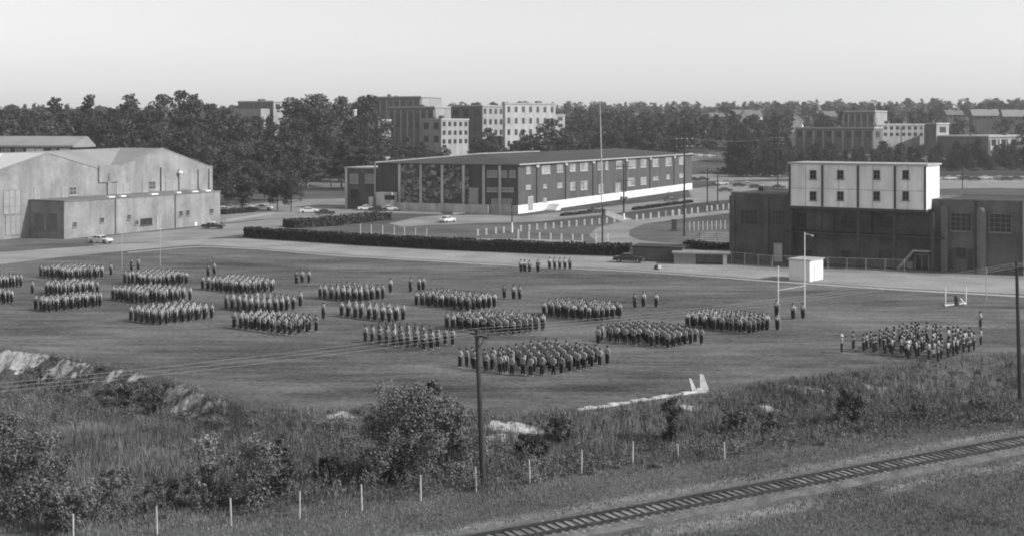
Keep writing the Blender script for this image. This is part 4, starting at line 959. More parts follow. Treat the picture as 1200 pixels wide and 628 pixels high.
# ------------------------------------------------------------------ wire fence in the foreground
posts = [(86,640),(184,628),(271,618),(351,611),(424,602),(493,590),(558,580),(621,569),(681,557),(741,547),(795,543),(849,541)]
P = [G(x, y-2) for x, y in posts]; root = empty('wire_fence', P[0], 0, 'wire fence on pale concrete posts running above the railway', 'fence'); wires = MB()
for i, p in enumerate(P):
    hp = 1.55 if i < 10 else 1.15
    tilt = Vector((random.uniform(-.06, .06), 0, hp)); MB().bar(p-P[0]+Vector((0,0,-.2)), p-P[0]+tilt, .065, .055, 6).build('fence_post', M_postw, root)
for a, b in zip(P, P[1:]):
    for z in (.5, .9, 1.25): wires.bar(a-P[0]+Vector((0,0,z*.85)), b-P[0]+Vector((0,0,z*.85)), .008, n=3, caps=False)
wires.build('fence_wire', M_wire, root)

# ------------------------------------------------------------------ railway
rz = 90-60; t0w = Vector((TRK_P[0], TRK_P[1], .06)); rw = empty('railway_track', t0w, R(rz), 'single railway track with pale weathered sleepers on ballast', 'railway')
bm_ = MB(); xs_ = np.arange(-34, 72, 1.2)
for a, b in zip(xs_, xs_[1:]):
    q = []
    for x in (a, b):
        j = .22*math.sin(x*1.7)+.15*math.sin(x*4.3)
        q.append([(x,-2.3-j,-.22),(x,-1.45,.15),(x,-1.0,.20),(x,-.72,.11),(x,.72,.11),(x,1.0,.20),(x,1.4,.15),(x,2.2+j*.6,-.22)])
    for k in range(7): bm_.add([q[0][k], q[1][k], q[1][k+1], q[0][k+1]], [(0,1,2,3)])
o = bm_.build('ballast', M_ball, rw)
if sum(p.normal.z for p in o.data.polygons) < 0: o.data.flip_normals()
def tie_box(mb, x, mi=0):
    l = 1.3+random.uniform(-.08,.08); s = random.uniform(-.02,.02); x = x+random.uniform(-.05, .05); mb.box(x-random.uniform(.09,.125), x+random.uniform(.09,.125), -l+s, l+s, .04, .185+random.uniform(-.01,.01), mi)
tones = [mat('sleeper_wood_a', .22, .3, 1.2, .95), mat('sleeper_wood_b', .16, .3, 1.2, .95), mat('sleeper_wood_c', .09, .3, 1.2, .95)]
sl = MB(); 
for x in np.arange(-33, 71, .56):
    if -16.5 < x < 38.5 : mb = MB(); tie_box(mb, x); mb.build('sleeper', tones[random.choices([0,1,2],[5,3,2])[0]], rw)
    else: tie_box(sl, x)
o = sl.build('sleeper', M_tie, rw, kind='stuff')
for sgn in (-1, 1):
    mb = MB(); c = sgn*.7525
    mb.box(-34, 72, c-.075, c+.075, .19, .215); mb.box(-34, 72, c-.012, c+.012, .216, .30); mb.box(-34, 72, c-.038, c+.038, .301, .345); mb.build('rail', M_rail, rw)

# ------------------------------------------------------------------ utility poles and wires
def pole(name, base, top, r, arms, label, lean=0, trans=None, whitebase=0, ins=True, armaz=150, group=None, braces=False, iscale=1):
    root = empty(name, base, 0, label, 'utility pole', group); h = top-base.z; tp = Vector((-lean, 0, h))
    MB().bar((0,0,-.3), tp, r, r*.65, 9).build('pole', M_pole, root)
    a = Vector((math.sin(R(armaz)), math.cos(R(armaz)), 0)); ends = []
    for (dz, L, n) in arms:
        c = tp*((h-dz)/h); mb = MB(); u = Vector((-a.y, a.x, 0))*.16
        p0, p1 = c-a*L/2+u, c+a*L/2+u; mb.bar(p0, p1, .075, .075, 4); o = mb.build('crossarm', M_pole, root)
        if braces: MB().bar(p0.lerp(p1, .2), c+u-Vector((0,0,.8)), .03, n=4).bar(p1.lerp(p0, .2), c+u-Vector((0,0,.8)), .03, n=4).build('brace', M_pole, root)
        for i in range(n):
            q = p0.lerp(p1, (i+.15)/(n-.7) if n > 1 else .5); q = p0+(p1-p0)*((i)/(n-1)*.94+.03 if n > 1 else .5)
            if ins: MB().lathe([(.03*iscale,0),(.03*iscale,.08),(.10*iscale,.1),(.12*iscale,.2),(.05*iscale,.28)], 7, (q.x,q.y,q.z+.07)).build('insulator', M_insul if iscale == 1 else M_glass, root)
            ends.append(root.location+q+Vector((0,0,.3)))
    if trans:
        for (dz, sx_) in trans:
            c = tp*((h-dz)/h); MB().lathe([(.1,-.55),(.32,-.5),(.34,.4),(.2,.5),(.08,.62)], 10, (c.x+sx_, c.y-.1, c.z)).build('transformer', M_tank, root)
    if whitebase: MB().bar((0,0,0), (0,0,whitebase), r+.02, r+.01, 9).build('painted_base', M_white, root)
    return root, ends
def wire(name, a, b, sag, label, m=M_wire, r=.018, group=None, n=14):
    mb = MB(); pts = [(a.lerp(b, i/n))-Vector((0,0,4*sag*(i/n)*(1-i/n)))-a for i in range(n+1)]; mb.tube(pts, r, 4)
    mb.build(name, m, None, label, 'wire', group, loc=a)
p1b = G(566.5, 568); p1, e1_ = pole('utility_pole', p1b, zat(385, p1b.y), .21, [(.45,2.4,3)], 'near wooden utility pole with one short crossarm beside the large bush', lean=.42, armaz=150, braces=True, iscale=.5)
p2b = G(1196, 475); p2, e2_ = pole('utility_pole', p2b, zat(306, p2b.y), .2, [(.6,1.6,3)], 'wooden utility pole rising at the right edge of the brush', lean=.35, armaz=150, iscale=.5)
dv = p2b-p1b
p3b = p1b-Vector((dv.x, dv.y, 0)); p3b.z = hz(p3b.x, p3b.y)
p4b = p2b+Vector((dv.x, dv.y, 0)); p4b.z = 0
e3_ = [e-Vector((dv.x, dv.y, 0))+Vector((0,0,-.1)) for e in e1_]; e4_ = [e+Vector((dv.x, dv.y, .3)) for e in e2_]
p0, _ = pole('utility_pole', p3b, p3b.z+10, .17, [(.45,2.4,3)], 'wooden utility pole outside the left edge', armaz=150)
p5, _ = pole('utility_pole', p4b, 11.5, .17, [(.6,1.6,3)], 'wooden utility pole outside the right edge', armaz=150)
gw = 'wires strung along the railway poles'
for i in range(3):
    wire('power_line', e3_[i], e1_[i], .55, 'thin bright wire crossing the lower left to the near pole', M_wirel, .010, gw)
    wire('power_line', e1_[i], e2_[i], .55, 'thin bright wire from the near pole across the field to the right hand pole', M_wirel, .010, gw+' right')
    wire('power_line', e2_[i], e4_[i], .5, 'wire leaving the right hand pole past the frame edge', M_wire, .018, gw+' edge')
# background poles
def bp(px, yb, yt, *a, **k):
    b = G(px, yb); return pole('utility_pole', b, zat(yt, b.y), *a, **k)
bp(600,273,237,.16,[(.4,1.8,2)],'short pole with white painted foot before the brick corner', whitebase=2.2, ins=False)
bp(706,288,243,.18,[(.5,1.6,2)],'dark pole with transformer beside the white post rows', trans=[(.9,.35)], ins=False)
qa, ea = bp(731,258,192,.24,[(.8,4.2,3),(4.2,4.2,3),(8.2,3.2,2)],'pole with three crossarms and transformers before the long brick front', trans=[(8.6,.6),(8.6,-.6)], ins=False, whitebase=1.6, armaz=100)
qb, eb = bp(802,277,162,.24,[(.4,3.4,4),(2.0,3.4,4)],'tallest pole with two crossarms of white insulators at the end of the brick front', armaz=100)
qc, ec = bp(911.5,222,161,.24,[(.4,4.2,4),(2.6,4.2,4),(4.4,2.4,2)],'pole with white insulators left of the press box', armaz=100)
bp(829,246,198,.2,[(.5,2.2,2)],'thin pole in the yard, left of two', ins=False)
bp(841,240,196,.2,[(.5,2.2,2)],'thin pole in the yard, right of two', ins=False)
bp(1056,206,150,.25,[(.8,3,2)],'thin pole standing behind the press box', ins=False)
bp(1128,222,196,.2,[(.5,2,2)],'thin pole right of the press box by the far lot', ins=False)
for k in range(2): wire('power_line', eb[k*3], ec[k*3], 1.0, 'thin wire between the tall insulator poles', M_wire, .02, 'wires between tall poles')
for k in range(2): wire('power_line', ea[k], eb[k+1], .8, 'thin wire from the three armed pole to the tallest pole', M_wire, .02, 'wires at the brick front')

# ------------------------------------------------------------------ small posts
M_pst = mat('bollard_white', .6, .12, 2)
def post_row(pts, h, w, label, group):
    proto = None
    for (px, py) in pts:
        p = G(px, py)
        if proto is None:
            mb = MB(); mb.add([(-w,-w,-.05),(w,-w,-.05),(w,w,-.05),(-w,w,-.05),(-w*.85,-w*.85,h-.12),(w*.85,-w*.85,h-.12),(w*.85,w*.85,h-.12),(-w*.85,w*.85,h-.12),(0,0,h)],[(0,1,5,4),(1,2,6,5),(2,3,7,6),(3,0,4,7),(4,5,8),(5,6,8),(6,7,8),(7,4,8),(3,2,1,0)])
            proto = mb.build('marker_post', M_pst, None, label, 'post', group, loc=p)
        else: o = proto.copy(); COL.objects.link(o); o.location = p
xz = [240,280,325,362,402,442,482,518,557,595,632,668,703,740,775,810,845,880]
post_row([(500+x/4, 170+(425-(x-240)*.095)/4) for x in xz], 1.35, .2, 'short white marker post in the row along the campus road', 'white marker posts along the campus road')
post_row([(500+x/4, 170+y/4) for x, y in [(430,440),(480,450),(530,455),(582,458),(632,462),(685,464),(730,466),(795,462),(850,462)]], 1.9, .17, 'white post in the nearer row behind the long hedge', 'white posts behind the long hedge')
post_row([(500+x/4, 170+y/4) for x, y in [(985,356),(1015,352),(1050,346),(1088,342),(1122,338),(1155,334),(1185,330)]]+[(750+x/3.69, 170+y/3.69) for x, y in [(112,312),(140,307),(168,303),(196,300),(224,297),(250,294),(290,287),(310,285),(335,282),(360,280),(384,278)]], 1.5, .22, 'square white post along the far side of the driveway', 'white posts along the driveway')
post_row([(422.5,274),(435,275),(448.5,276),(462,277),(474,278),(487,279),(500,280)], 2.1, .07, 'tall thin white post in the court behind the long hedge', 'thin posts in the court')
# dark pillar by the driveway, equipment, signs
p = G(790, 271); r_ = empty('dark_pillar', p, 0, 'short dark square pillar on the lawn inside the road loop', 'pillar')
MB().box(-.8,.8,-.8,.8,-.05,.25).build('base', M_steel, r_); MB().box(-.5,.5,-.5,.5,.253,2.3).build('shaft', M_steel, r_); MB().box(-.6,.6,-.6,.6,2.303,2.5).build('cap', M_steel, r_)
# bleachers
p = G(806, 289); bl = empty('bleachers', p, R(90-112), 'rows of pale bleacher benches beside the stadium', 'bleachers'); 
for k in range(7):
    MB().box(.3*k, 12, k*1.1, k*1.1+.5, .35+.28*k, .43+.28*k).build('bench_plank', M_conc, bl)
fr = MB()
for x in (.5, 4, 8, 11.5): fr.bar((x,0,.0),(x,7.2,2.2),.06,n=4).bar((x,7.2,0),(x,7.2,2.2),.06,n=4)
fr.build('support_frame', M_steel, bl)
post_row([(803+k*5.2, 271-.25*k) for k in range(11)], 2.0, .09, 'thin pale fence post behind the bleachers', 'fence posts behind the bleachers')
# long white kerb and leaning boards
a = G(676, 482); b_ = G(816, 461); d = b_-a
mb = MB(); nn = Vector((-d.y, d.x, 0)).normalized()*.2; K = 16
for k in range(K):
    p0_ = a.lerp(b_, k/K)-a; p1_ = a.lerp(b_, (k+1)/K)-a; j = .06*math.sin(k*1.9)
    z0_, z1_ = hz(a.x+p0_.x, a.y+p0_.y)-a.z, hz(a.x+p1_.x, a.y+p1_.y)-a.z
    q = [p0_-nn, p1_-nn, p1_+nn, p0_+nn]; zz = [z0_, z1_, z1_, z0_]
    mb.add([*(Vector((v.x, v.y, z-.3)) for v, z in zip(q, zz)), *(Vector((v.x, v.y, z+.14+j)) for v, z in zip(q, zz))], [(0,3,2,1),(4,5,6,7),(0,1,5,4),(1,2,6,5),(2,3,7,6),(3,0,4,7)])
mb.build('concrete_kerb', mat('kerb_white', .5, .3, 1.5, .9), None, 'long low white concrete kerb along the edge of the field', 'kerb', loc=a)
def slab(name, px, py, w, h, lean, az, label):
    p = G(px, py); r_ = MB()
    r_.add([(-w/2,-.05,0),(w/2,-.05,0),(w*.2+lean,-.05+.3,h*.94),(-w*.2+lean,-.05+.3,h),(-w/2,.05,0),(w/2,.05,0),(w*.2+lean,.35,h*.94),(-w*.2+lean,.35,h)],[(0,1,2,3),(5,4,7,6),(0,4,5,1),(1,5,6,2),(2,6,7,3),(3,7,4,0)])
    o = r_.build(name, mat('kerb_white', .5, .3, 1.5, .9), None, label, 'board', loc=p); o.rotation_euler = (0, 0, az); return o
slab('leaning_board', 826, 459.5, .8, 1.45, -.2, .1, 'taller pointed white board standing at the end of the kerb')
slab('leaning_board', 814, 459, .45, 1.1, -.3, .2, 'shorter white board leaning left beside the taller one')
slab('leaning_board', 820, 460.5, 1.2, .35, .1, -.1, 'low white board lying between the two upright boards')

# ------------------------------------------------------------------ goal posts
def goal(px0, py0, px1, py1, label, ztopL, ztopR, bar=3.05, r=.06, lamp=False, m=M_white, nm='goal_post'):
    a = G(px0, py0); b = G(px1, py1); rt = empty(nm, a, 0, label, 'goal post'); d = b-a
    MB().bar((0,0,-.1),(0,0,ztopL),r,r,8).build('upright', m, rt); MB().bar(d+Vector((0,0,-.1)),d+Vector((0,0,ztopR)),r*1.25,r,8).build('upright', m, rt)
    MB().bar((0,0,bar),d+Vector((0,0,bar)),r*.8,r*.8,8).build('crossbar', M_trim, rt)
    if lamp: MB().bar(d+Vector((0,0,ztopR-.2)), d+Vector((.9,0,ztopR-.35)), .05).lathe([(.2,0),(.15,.12),(.05,.2)], 8, tuple(d+Vector((.9,0,ztopR-.5)))).build('lamp', M_conc, rt)
goal(912,370,943,363.8,'white goal post frame with one taller upright before the shed', 5.95, 9.6, lamp=True)
goal(143,317,188,311.5,'faint thin goal post frame at the far left end of the field', 6.0, 6.0, m=M_conc, r=.035)
a = G(1108,359); b = G(1132,357); rt = empty('practice_goal', a, 0, 'low white framed practice goal with sagging net near the right sideline', 'goal'); d = b-a; bk = Vector((.5, 2.0, 0))
MB().bar((0,0,0),(0,0,2.4),.07).build('upright', M_white, rt); MB().bar(d,d+Vector((0,0,2.3)),.07).build('upright', M_white, rt)
MB().bar((0,0,.15),d+Vector((0,0,.15)),.06).bar((0,0,.1),bk,.05).bar(d,d+bk,.05).bar(bk,d+bk,.05).build('ground_frame', M_white, rt)
nt_ = MB()
for k in range(9):
    t = k/8; q = d*t; nt_.bar(q+Vector((0,0,.3+1.0*abs(t-.5))), q+bk, .015, n=3)
    nt_.bar(Vector((0,0,.2))+bk*t*.9, d+Vector((0,0,.2))+bk*t*.9, .015, n=3)
nt_.build('net', M_conc, rt)
# tackling pad by it
p = G(1121, 358); pd = empty('tackling_dummy', p, 0, 'dark leaning tackling dummy inside the practice goal', 'dummy'); MB().lathe([(.2,0),(.3,.1),(.32,1.0),(.2,1.25),(.05,1.3)], 10).build('pad', M_steel, pd); MB().bar((.5,0,.9),(1.1,.2,.1),.1).build('canvas_flap', M_white, pd)
p = G(1156, 352); MB().bar((0,0,0),(0,0,4.2),.05,n=6).build('marker_pole', M_conc, None, 'thin pale marker pole near the right sideline', 'pole', loc=p)
p = G(770, 316); bg_ = empty('equipment_bag', p, 0, 'small dark bag with white flap on the field road', 'bag'); MB().lathe([(.45,0),(.5,.3),(.4,.6),(.15,.8)], 9).build('bag_body', M_steel, bg_); MB().box(.1,.6,-.5,-.3,.2,.7).build('flap', M_white, bg_)

# ------------------------------------------------------------------ cars (1950s sedans)
def make_car(body, roof, name='parked_car'):
    rt = empty(name, (0,-600,0), 0, 'x', 'car'); L, W2 = 2.55, .92
    prof = [(-L,.45),(-L-.02,.75),(-L+.15,.98),(-1.35,1.0),(1.0,1.0),(L-.5,.93),(L-.05,.78),(L,.45),(L-.2,.32),(-L+.2,.32)]
    mb = MB(); n = len(prof)
    for sy in (-1, 1):
        pass
    lay = [(-W2,.94),(-W2*.97,1.0),(W2*.97,1.0),(W2,.94)]
    vs = []
    for y, s in [(-W2, .96), (-W2*.9, 1.0), (W2*.9, 1.0), (W2, .96)]:
        vs += [(x*s, y, .32+(z-.32)*s) for x, z in prof]
    fs = []
    for j in range(3):
        for i in range(n): fs.append((j*n+i, j*n+(i+1) % n, (j+1)*n+(i+1) % n, (j+1)*n+i))
    fs += [tuple(range(n-1,-1,-1)), tuple(3*n+i for i in range(n))]
    mb.add(vs, fs); bd_ = mb.build('body', body, rt)
    cab = MB(); cab.add([(-1.5,-.8,.99),(.95,-.8,.99),(.95,.8,.99),(-1.5,.8,.99),(-1.0,-.66,1.42),(.35,-.66,1.42),(.35,.66,1.42),(-1.0,.66,1.42)],[(0,1,5,4),(1,2,6,5),(2,3,7,6),(3,0,4,7),(4,5,6,7)])
    ws = cab.build('window_glass', M_glass, rt)
    rf = MB(); rf.add([(-1.08,-.7,1.40),(.42,-.7,1.40),(.42,.7,1.40),(-1.08,.7,1.40),(-.9,-.56,1.50),(.25,-.56,1.50),(.25,.56,1.50),(-.9,.56,1.50)],[(0,1,5,4),(1,2,6,5),(2,3,7,6),(3,0,4,7),(4,5,6,7),(3,2,1,0)])
    for (xa, xb) in ((-1.5,-1.0),(.95,.36),(-.3,-.28)):
        for sy in (-1, 1): rf.bar((xa, sy*.8, 1.0),(xb, sy*.67, 1.42),.045,n=4)
    r_ = rf.build('roof', roof, rt); ks = [bd_, ws, r_]
    for (x, y) in ((-1.6,-.85),(1.6,-.85),(-1.6,.85),(1.6,.85)):
        w1 = MB().bar((x,y-.1,.34),(x,y+.1,.34),.34,n=14).build('wheel', M_rubber, rt); hb = MB().bar((x,y-.115*1,.34),(x,y+.115,.34),.17,n=10).build('hubcap', M_chrome, w1); KIDS.setdefault(w1.name, []).append(hb); ks.append(w1)
    for x in (-L-.06, L+.02): ks.append(MB().box(x-.05, x+.07, -.9, .9, .42, .58).build('bumper', M_chrome, rt))
    for y in (-.65, .65): ks.append(MB().bar((L-.06,y,.72),(L+.02,y,.72),.1,n=8).build('headlight', M_chrome, rt))
    kids(rt, *ks); return rt
M_cw = mat('car_white', .62, .03, 1, .3, spec=.5); M_cd = mat('car_dark', .035, .05, 1, .3, spec=.5); M_cg = mat('car_grey', .2, .05, 1, .3, spec=.5)
CW = make_car(M_cw, M_cw); CD_ = make_car(M_cd, M_cd); CT = make_car(M_cd, M_cw); CG = make_car(M_cg, M_cw)
cu = set()
def car(pr, px, py, az, label, group=None):
    p = G(px, py); p.z += .05; rz_ = R(90-az)
    if pr.name in cu: return dup(pr, p, rz_, 1.0, label, group)
    cu.add(pr.name); pr.location = p; pr.rotation_euler = (0,0,rz_); pr['label'] = label
    if group: pr['group'] = group
car(CW,118,285.5,115,'white sedan parked at the front of the drill hall annex')
car(CT,250,268.5,100,'dark car with white roof near the right end of the drill hall')
car(CW,270,246,100,'white car parked behind the drill hall corner, leftmost of its row'); car(CW,288,245.5,100,'white car parked under the wide bushy tree'); car(CW,309,246.5,100,'white car parked left of the paired tree trunks'); car(CG,262,249,100,'grey car nearest the drill hall corner')
car(CW,362,250,80,'white car in the lot above the wide hedge'); car(CD_,381,252.5,80,'dark car touching the white car in the lot')
car(CD_,418,244,110,'dark car at the foot of the small brick wing'); car(CW,430,247,80,'pale car beside the porch of the brick wing'); car(CD_,443,248,90,'dark car between two pale cars near the porch'); car(CW,456,247.5,85,'white car in front of the white porch')
car(CT,415,239,110,'dark car with light roof at the left side of the brick wing')
car(CW,524,261,30,'white car standing alone on the road before the creeper on the wall')
car(CD_,737,308,105,'dark car parked at the right end of the long hedge')
car(CD_,699,250,60,'dark car beside the white basement wall')
car(CD_,786,236,60,'dark car near the far end of the white basement wall')
for k, (px, py, pr) in enumerate([(810,183,CG),(820,184,CW),(832,184.5,CW),(842,184,CG)]): car(pr, px, py, 80, 'car in the small far lot above the brick building end', 'cars in the small far lot')
car(CD_,814,212.5,85,'dark car, left one of two in the yard past the brick front'); car(CD_,824,212,85,'dark car, right one of two in the yard past the brick front')
car(CD_,886,221,80,'dark car above the stadium left wing, left one'); car(CT,895,222,80,'dark car with pale roof above the stadium left wing'); car(CD_,912,221.5,80,'dark car beside the press box corner')
car(CD_,850,225,80,'dark car in the middle of the side yard')
for k, (px, py, pr) in enumerate([(1113,211,CW),(1124,210.5,CG),(1133,211,CD_),(1143,212,CD_),(1155,210.5,CW),(1172,211,CG),(1180,212,CD_),(1192,211,CD_)]): car(pr, px, py, 85, 'car parked in the distant lot right of the press box', 'cars in the distant lot')
for k, (px, py, pr) in enumerate([(836,219,CD_),(846,217,CW),(858,216,CG),(866,219,CD_),(876,218,CG),(833,204,CG),(846,205,CD_)]): car(pr, px, py, 82, 'car scattered in the yard between the brick front and the press box', 'cars scattered in the side yard')
car(CW,268,213,90,'white car glimpsed behind the dark tree by the drill hall'); car(CG,352,214,90,'pale car on the hill road right of the wood'); car(CW,360,213,90,'white car at the left end of the hill road'); car(CW,357,219,70,'white car nearest on the hill road'); car(CD_,370,213,90,'dark car on the hill road')

# ------------------------------------------------------------------ people
def skin_mesh(verts, edges, radii, sub=1, mats=None):
    me = bpy.data.meshes.new('tmp'); me.from_pydata(verts, edges, []); o = bpy.data.objects.new('tmp', me); COL.objects.link(o)
    mo = o.modifiers.new('s', 'SKIN'); mo.use_smooth_shade = True; sv_ = me.skin_vertices[0].data
    for i, r in enumerate(radii): sv_[i].radius = r if isinstance(r, tuple) else (r, r)
    sv_[0].use_root = True
    if sub: m_ = o.modifiers.new('d', 'SUBSURF'); m_.levels = sub; m_.render_levels = sub
    dg = bpy.context.evaluated_depsgraph_get(); ev = o.evaluated_get(dg); nm = bpy.data.meshes.new_from_object(ev); bpy.data.objects.remove(o); bpy.data.meshes.remove(me); return nm
def person_parts(arms='side', stride=.09, sub=1, low=False):
    """local +Y is the way the figure faces"""
    hx, sh = .095, .19
    ax = {'side': [(.245,-.0,1.12),(.25,.03,.88),(.245,.05,.78)], 'back': [(.27,-.06,1.14),(.12,-.17,.98),(.04,-.18,.93)], 'front': [(.25,.05,1.15),(.16,.26,1.12),(.10,.36,1.16)], 'hip': [(.36,-.04,1.16),(.2,.02,1.0),(.15,.05,.97)]}[arms]
    V = [(0,0,.96),(0,-.01,1.15),(0,0,1.36),(0,0,1.48),(0,.01,1.56),(0,.015,1.66),(0,.01,1.73),
         (hx,0,.90),(hx+.01,.01,.5),(stride,-.02,.09),(stride+.02,.14,.04),(-hx,0,.90),(-hx-.01,.01,.5),(-stride,-.02,.09),(-stride-.02,.14,.04),
         (sh,0,1.40),ax[0],ax[1],ax[2],(-sh,0,1.40)]+[(-a[0],a[1],a[2]) for a in ax]
    E = [(0,1),(1,2),(2,3),(3,4),(4,5),(5,6),(0,7),(7,8),(8,9),(9,10),(0,11),(11,12),(12,13),(13,14),(2,15),(15,16),(16,17),(17,18),(2,19),(19,20),(20,21),(21,22)]
    Rr = [(.14,.10),(.13,.095),(.16,.11),(.055,.055),(.075,.085),(.085,.10),(.05,.06),.085,.06,.045,(.045,.03),.085,.06,.045,(.045,.03),.06,.045,.032,(.04,.02),.06,.045,.032,(.04,.02)]
    body = skin_mesh(V, E, Rr, sub)
    tv = [(0,0,1.1),(0,-.01,1.2),(0,0,1.38),(0,0,1.45),(sh+.01,0,1.40),ax[0],tuple(Vector(ax[0]).lerp(Vector(ax[1]), .25 if arms == 'side' else .15)),(-sh-.01,0,1.40),(-ax[0][0],ax[0][1],ax[0][2])]
    q = Vector(ax[0]).lerp(Vector(ax[1]), .25 if arms == 'side' else .15); tv.append((-q.x, q.y, q.z))
    shirt = skin_mesh(tv, [(0,1),(1,2),(2,3),(2,4),(4,5),(5,6),(2,7),(7,8),(8,9)], [(.165,.13),(.165,.13),(.20,.15),(.09,.085),.09,.068,.06,.09,.068,.06], sub)
    lv_ = [(0,0,1.06),(0,0,.96),(hx,0,.88),(hx+.01,.01,.5),(stride,-.02,.1),(-hx,0,.88),(-hx-.01,.01,.5),(-stride,-.02,.1)]
    tro = skin_mesh(lv_, [(0,1),(1,2),(2,3),(3,4),(1,5),(5,6),(6,7)], [(.175,.14),(.185,.145),.13,.105,.09,.13,.105,.09], sub)
    return body, shirt, tro
def capmesh(kind):
    mb = MB(); c = (0, .005, 1.655)
    if kind == 'cap': mb.lathe([(.098,0),(.105,.05),(.075,.12),(.02,.14)], 10, c, 1, 1.15)
    elif kind == 'peak': mb.lathe([(.10,.02),(.105,.07),(.15,.12),(.14,.15),(.03,.17)], 10, c, 1, 1.1); mb.add([(-.08,.09,1.68),(.08,.09,1.68),(.05,.2,1.665),(-.05,.2,1.665)],[(0,1,2,3)])
    else: mb.lathe([(.125,-.01),(.15,.0),(.115,.05),(.10,.14),(.05,.2),(.02,.22)], 12, c, 1, 1.15)
    me_o = mb.build('cap', M_cap if kind != 'helmet' else M_helm); me = me_o.data; bpy.data.objects.remove(me_o); return me
def hairmesh():
    mb = MB(); mb.lathe([(.06,-.10),(.093,-.06),(.1,.0),(.088,.06),(.04,.09)], 10, (0,-.018,1.655), 1, 1.05); o = mb.build('hair', M_hair); me = o.data; bpy.data.objects.remove(o); return me
caps = {k: capmesh(k) for k in ('cap', 'peak', 'helmet')}; hair = hairmesh()
POSES = []
for arms, st in (('side', .08), ('back', .16), ('hip', .14), ('front', .1)):
    b_, s_, t_ = person_parts(arms, st)
    for me, m in ((b_, M_skin), (s_, M_shirt), (t_, M_trous)):
        me.materials.clear(); me.materials.append(m)
    POSES.append((b_, s_, t_))
SH3 = [M_shirt, mat('shirt_light', .36, .08, 2, .9), mat('shirt_tan', .19, .08, 2, .9)]
SHIRTS = []
for (b_, s_, t_) in POSES:
    row = [s_]
    for m in SH3[1:]: c = s_.copy(); c.materials.clear(); c.materials.append(m); row.append(c)
    SHIRTS.append(row)
s_dark = []
for (b_, s_, t_) in POSES:
    c = s_.copy(); c.materials.clear(); c.materials.append(mat('jacket_dark', .09, .1, 2)); s_dark.append((b_, c, t_))
uv_u = Vector((math.sin(R(44)), math.cos(R(44)), 0)); uv_v = Vector((math.sin(R(127)), math.cos(R(127)), 0))
PEOPLE = []   # (pos, facing az, pose, shirt variant, cap, label, group, scale)
def person_at(p, az, pose, label, group, shirt=0, cap='cap'):
    PEOPLE.append((Vector((p.x, p.y, hz(p.x, p.y))), az+random.uniform(-8, 8), pose, shirt, cap, label, group, random.uniform(1.0, 1.1)))
def platoon(Lx, Ly, Rx, Ry, name, sv_=1.05, su_=.98, drop=.04, face=40, cap='cap'):
    A = G(Lx, Ly, 0); B_ = G(Rx, Ry, 0); D = B_-A; det = uv_v.x*uv_u.y-uv_v.y*uv_u.x
    a = (D.x*uv_u.y-D.y*uv_u.x)/det; b = (uv_v.x*D.y-uv_v.y*D.x)/det
    na = max(3, round(a/sv_)+1); nb = max(3, round(b/su_)+1)
    for i in range(na):
        for j in range(nb):
            if random.random() < drop: continue
            p = A+uv_v*(a*i/(na-1))+uv_u*(b*j/(nb-1))+Vector((random.uniform(-.09,.09), random.uniform(-.09,.09), 0))
            person_at(p, face, random.choices([0,1,2],[4,1,1])[0], 'person in light shirt in '+name, 'cadets in '+name, 0, cap)
PL = [(-45,336,25,336,'the formation cut by the left edge, farther one'),(-60,356,14,355,'the formation cut by the left edge, nearer one'),
 (47.5,324.5,120,325.5,'the back block of the second column from the left'),(49,344,114,344,'the middle block of the second column from the left'),(42,363,118,359,'the front block of the second column from the left'),
 (147,332.5,219,332.5,'the back block of the third column from the left'),(132,351,222,352,'the middle block of the third column from the left'),(153,375.5,248,373,'the front block of the third column from the left'),
 (237.5,339,325,341,'the back block of the fourth column'),(265,362,344,363,'the middle block of the fourth column'),(275,384,370,389,'the front block of the fourth column'),
 (374.5,349.5,449,350,'the back block left of centre'),(400.5,370.5,472,375,'the middle block left of centre'),(427.5,401,530,405,'the front block left of the near utility pole'),
 (488,357.5,579,360,'the back block at the centre'),(523,385,636,387,'the middle block behind the near utility pole'),
 (638,370,732,371,'the back block right of centre'),(705,399.5,815,402,'the front block right of centre'),(806,384,905,386,'the block left of the goal posts')]
for q in PL: platoon(*q)
nm_ = 'the nearest and largest block beside the near utility pole'
platoon(578,430,711,427.5,nm_,1.12,1.08,.04)
platoon(540,431,600,435,nm_,1.45,1.3,.12)
for (a_, b_) in [(600,440.5),(613,440),(622,441.5),(635,440.5),(590,438)]: person_at(G(a_, b_), 40, 1, 'person in light shirt in '+nm_, 'cadets in '+nm_)
# band
A = G(1010, 412, 0)
for i in range(8):
    for j in range(11):
        if random.random() < .1: continue
        p = A+uv_v*(i*1.15)+uv_u*(j*1.15-i*.12)+Vector((random.uniform(-.25,.25), random.uniform(-.25,.25), 0))
        px = CX+F*p.x/p.y; 
        if px > 1142: continue
        person_at(p, 300, random.choice([3,3,0,2]), 'person in light shirt standing in the loose ranks of the band on the right', 'band members on the right of the field', random.choices([0,1],[1,1])[0], 'cap')
person_at(G(986.5,414), 300, 2, 'person in tall white helmet standing alone at the left of the band', None, 0, 'helmet')
person_at(G(1000,410), 300, 0, 'person between the helmeted leader and the band ranks', None, 1, 'cap')
person_at(G(1064.5,421.5), 300, 3, 'person in white helmet nearest the camera in the band', None, 0, 'helmet')
person_at(G(1149,384), 300, 0, 'person standing alone behind the right end of the band', None, 0, 'peak')
person_at(G(1149.5,405), 300, 0, 'person standing at the right end of the band', None, 0, 'cap')
person_at(G(1136,404), 300, 0, 'person one pace left of the band right end', None, 1, 'cap')
def solo(px, py, label, shirt=0, cap='peak', az=40, pose=0, group=None): person_at(G(px, py), az, pose, label, group, shirt, cap)
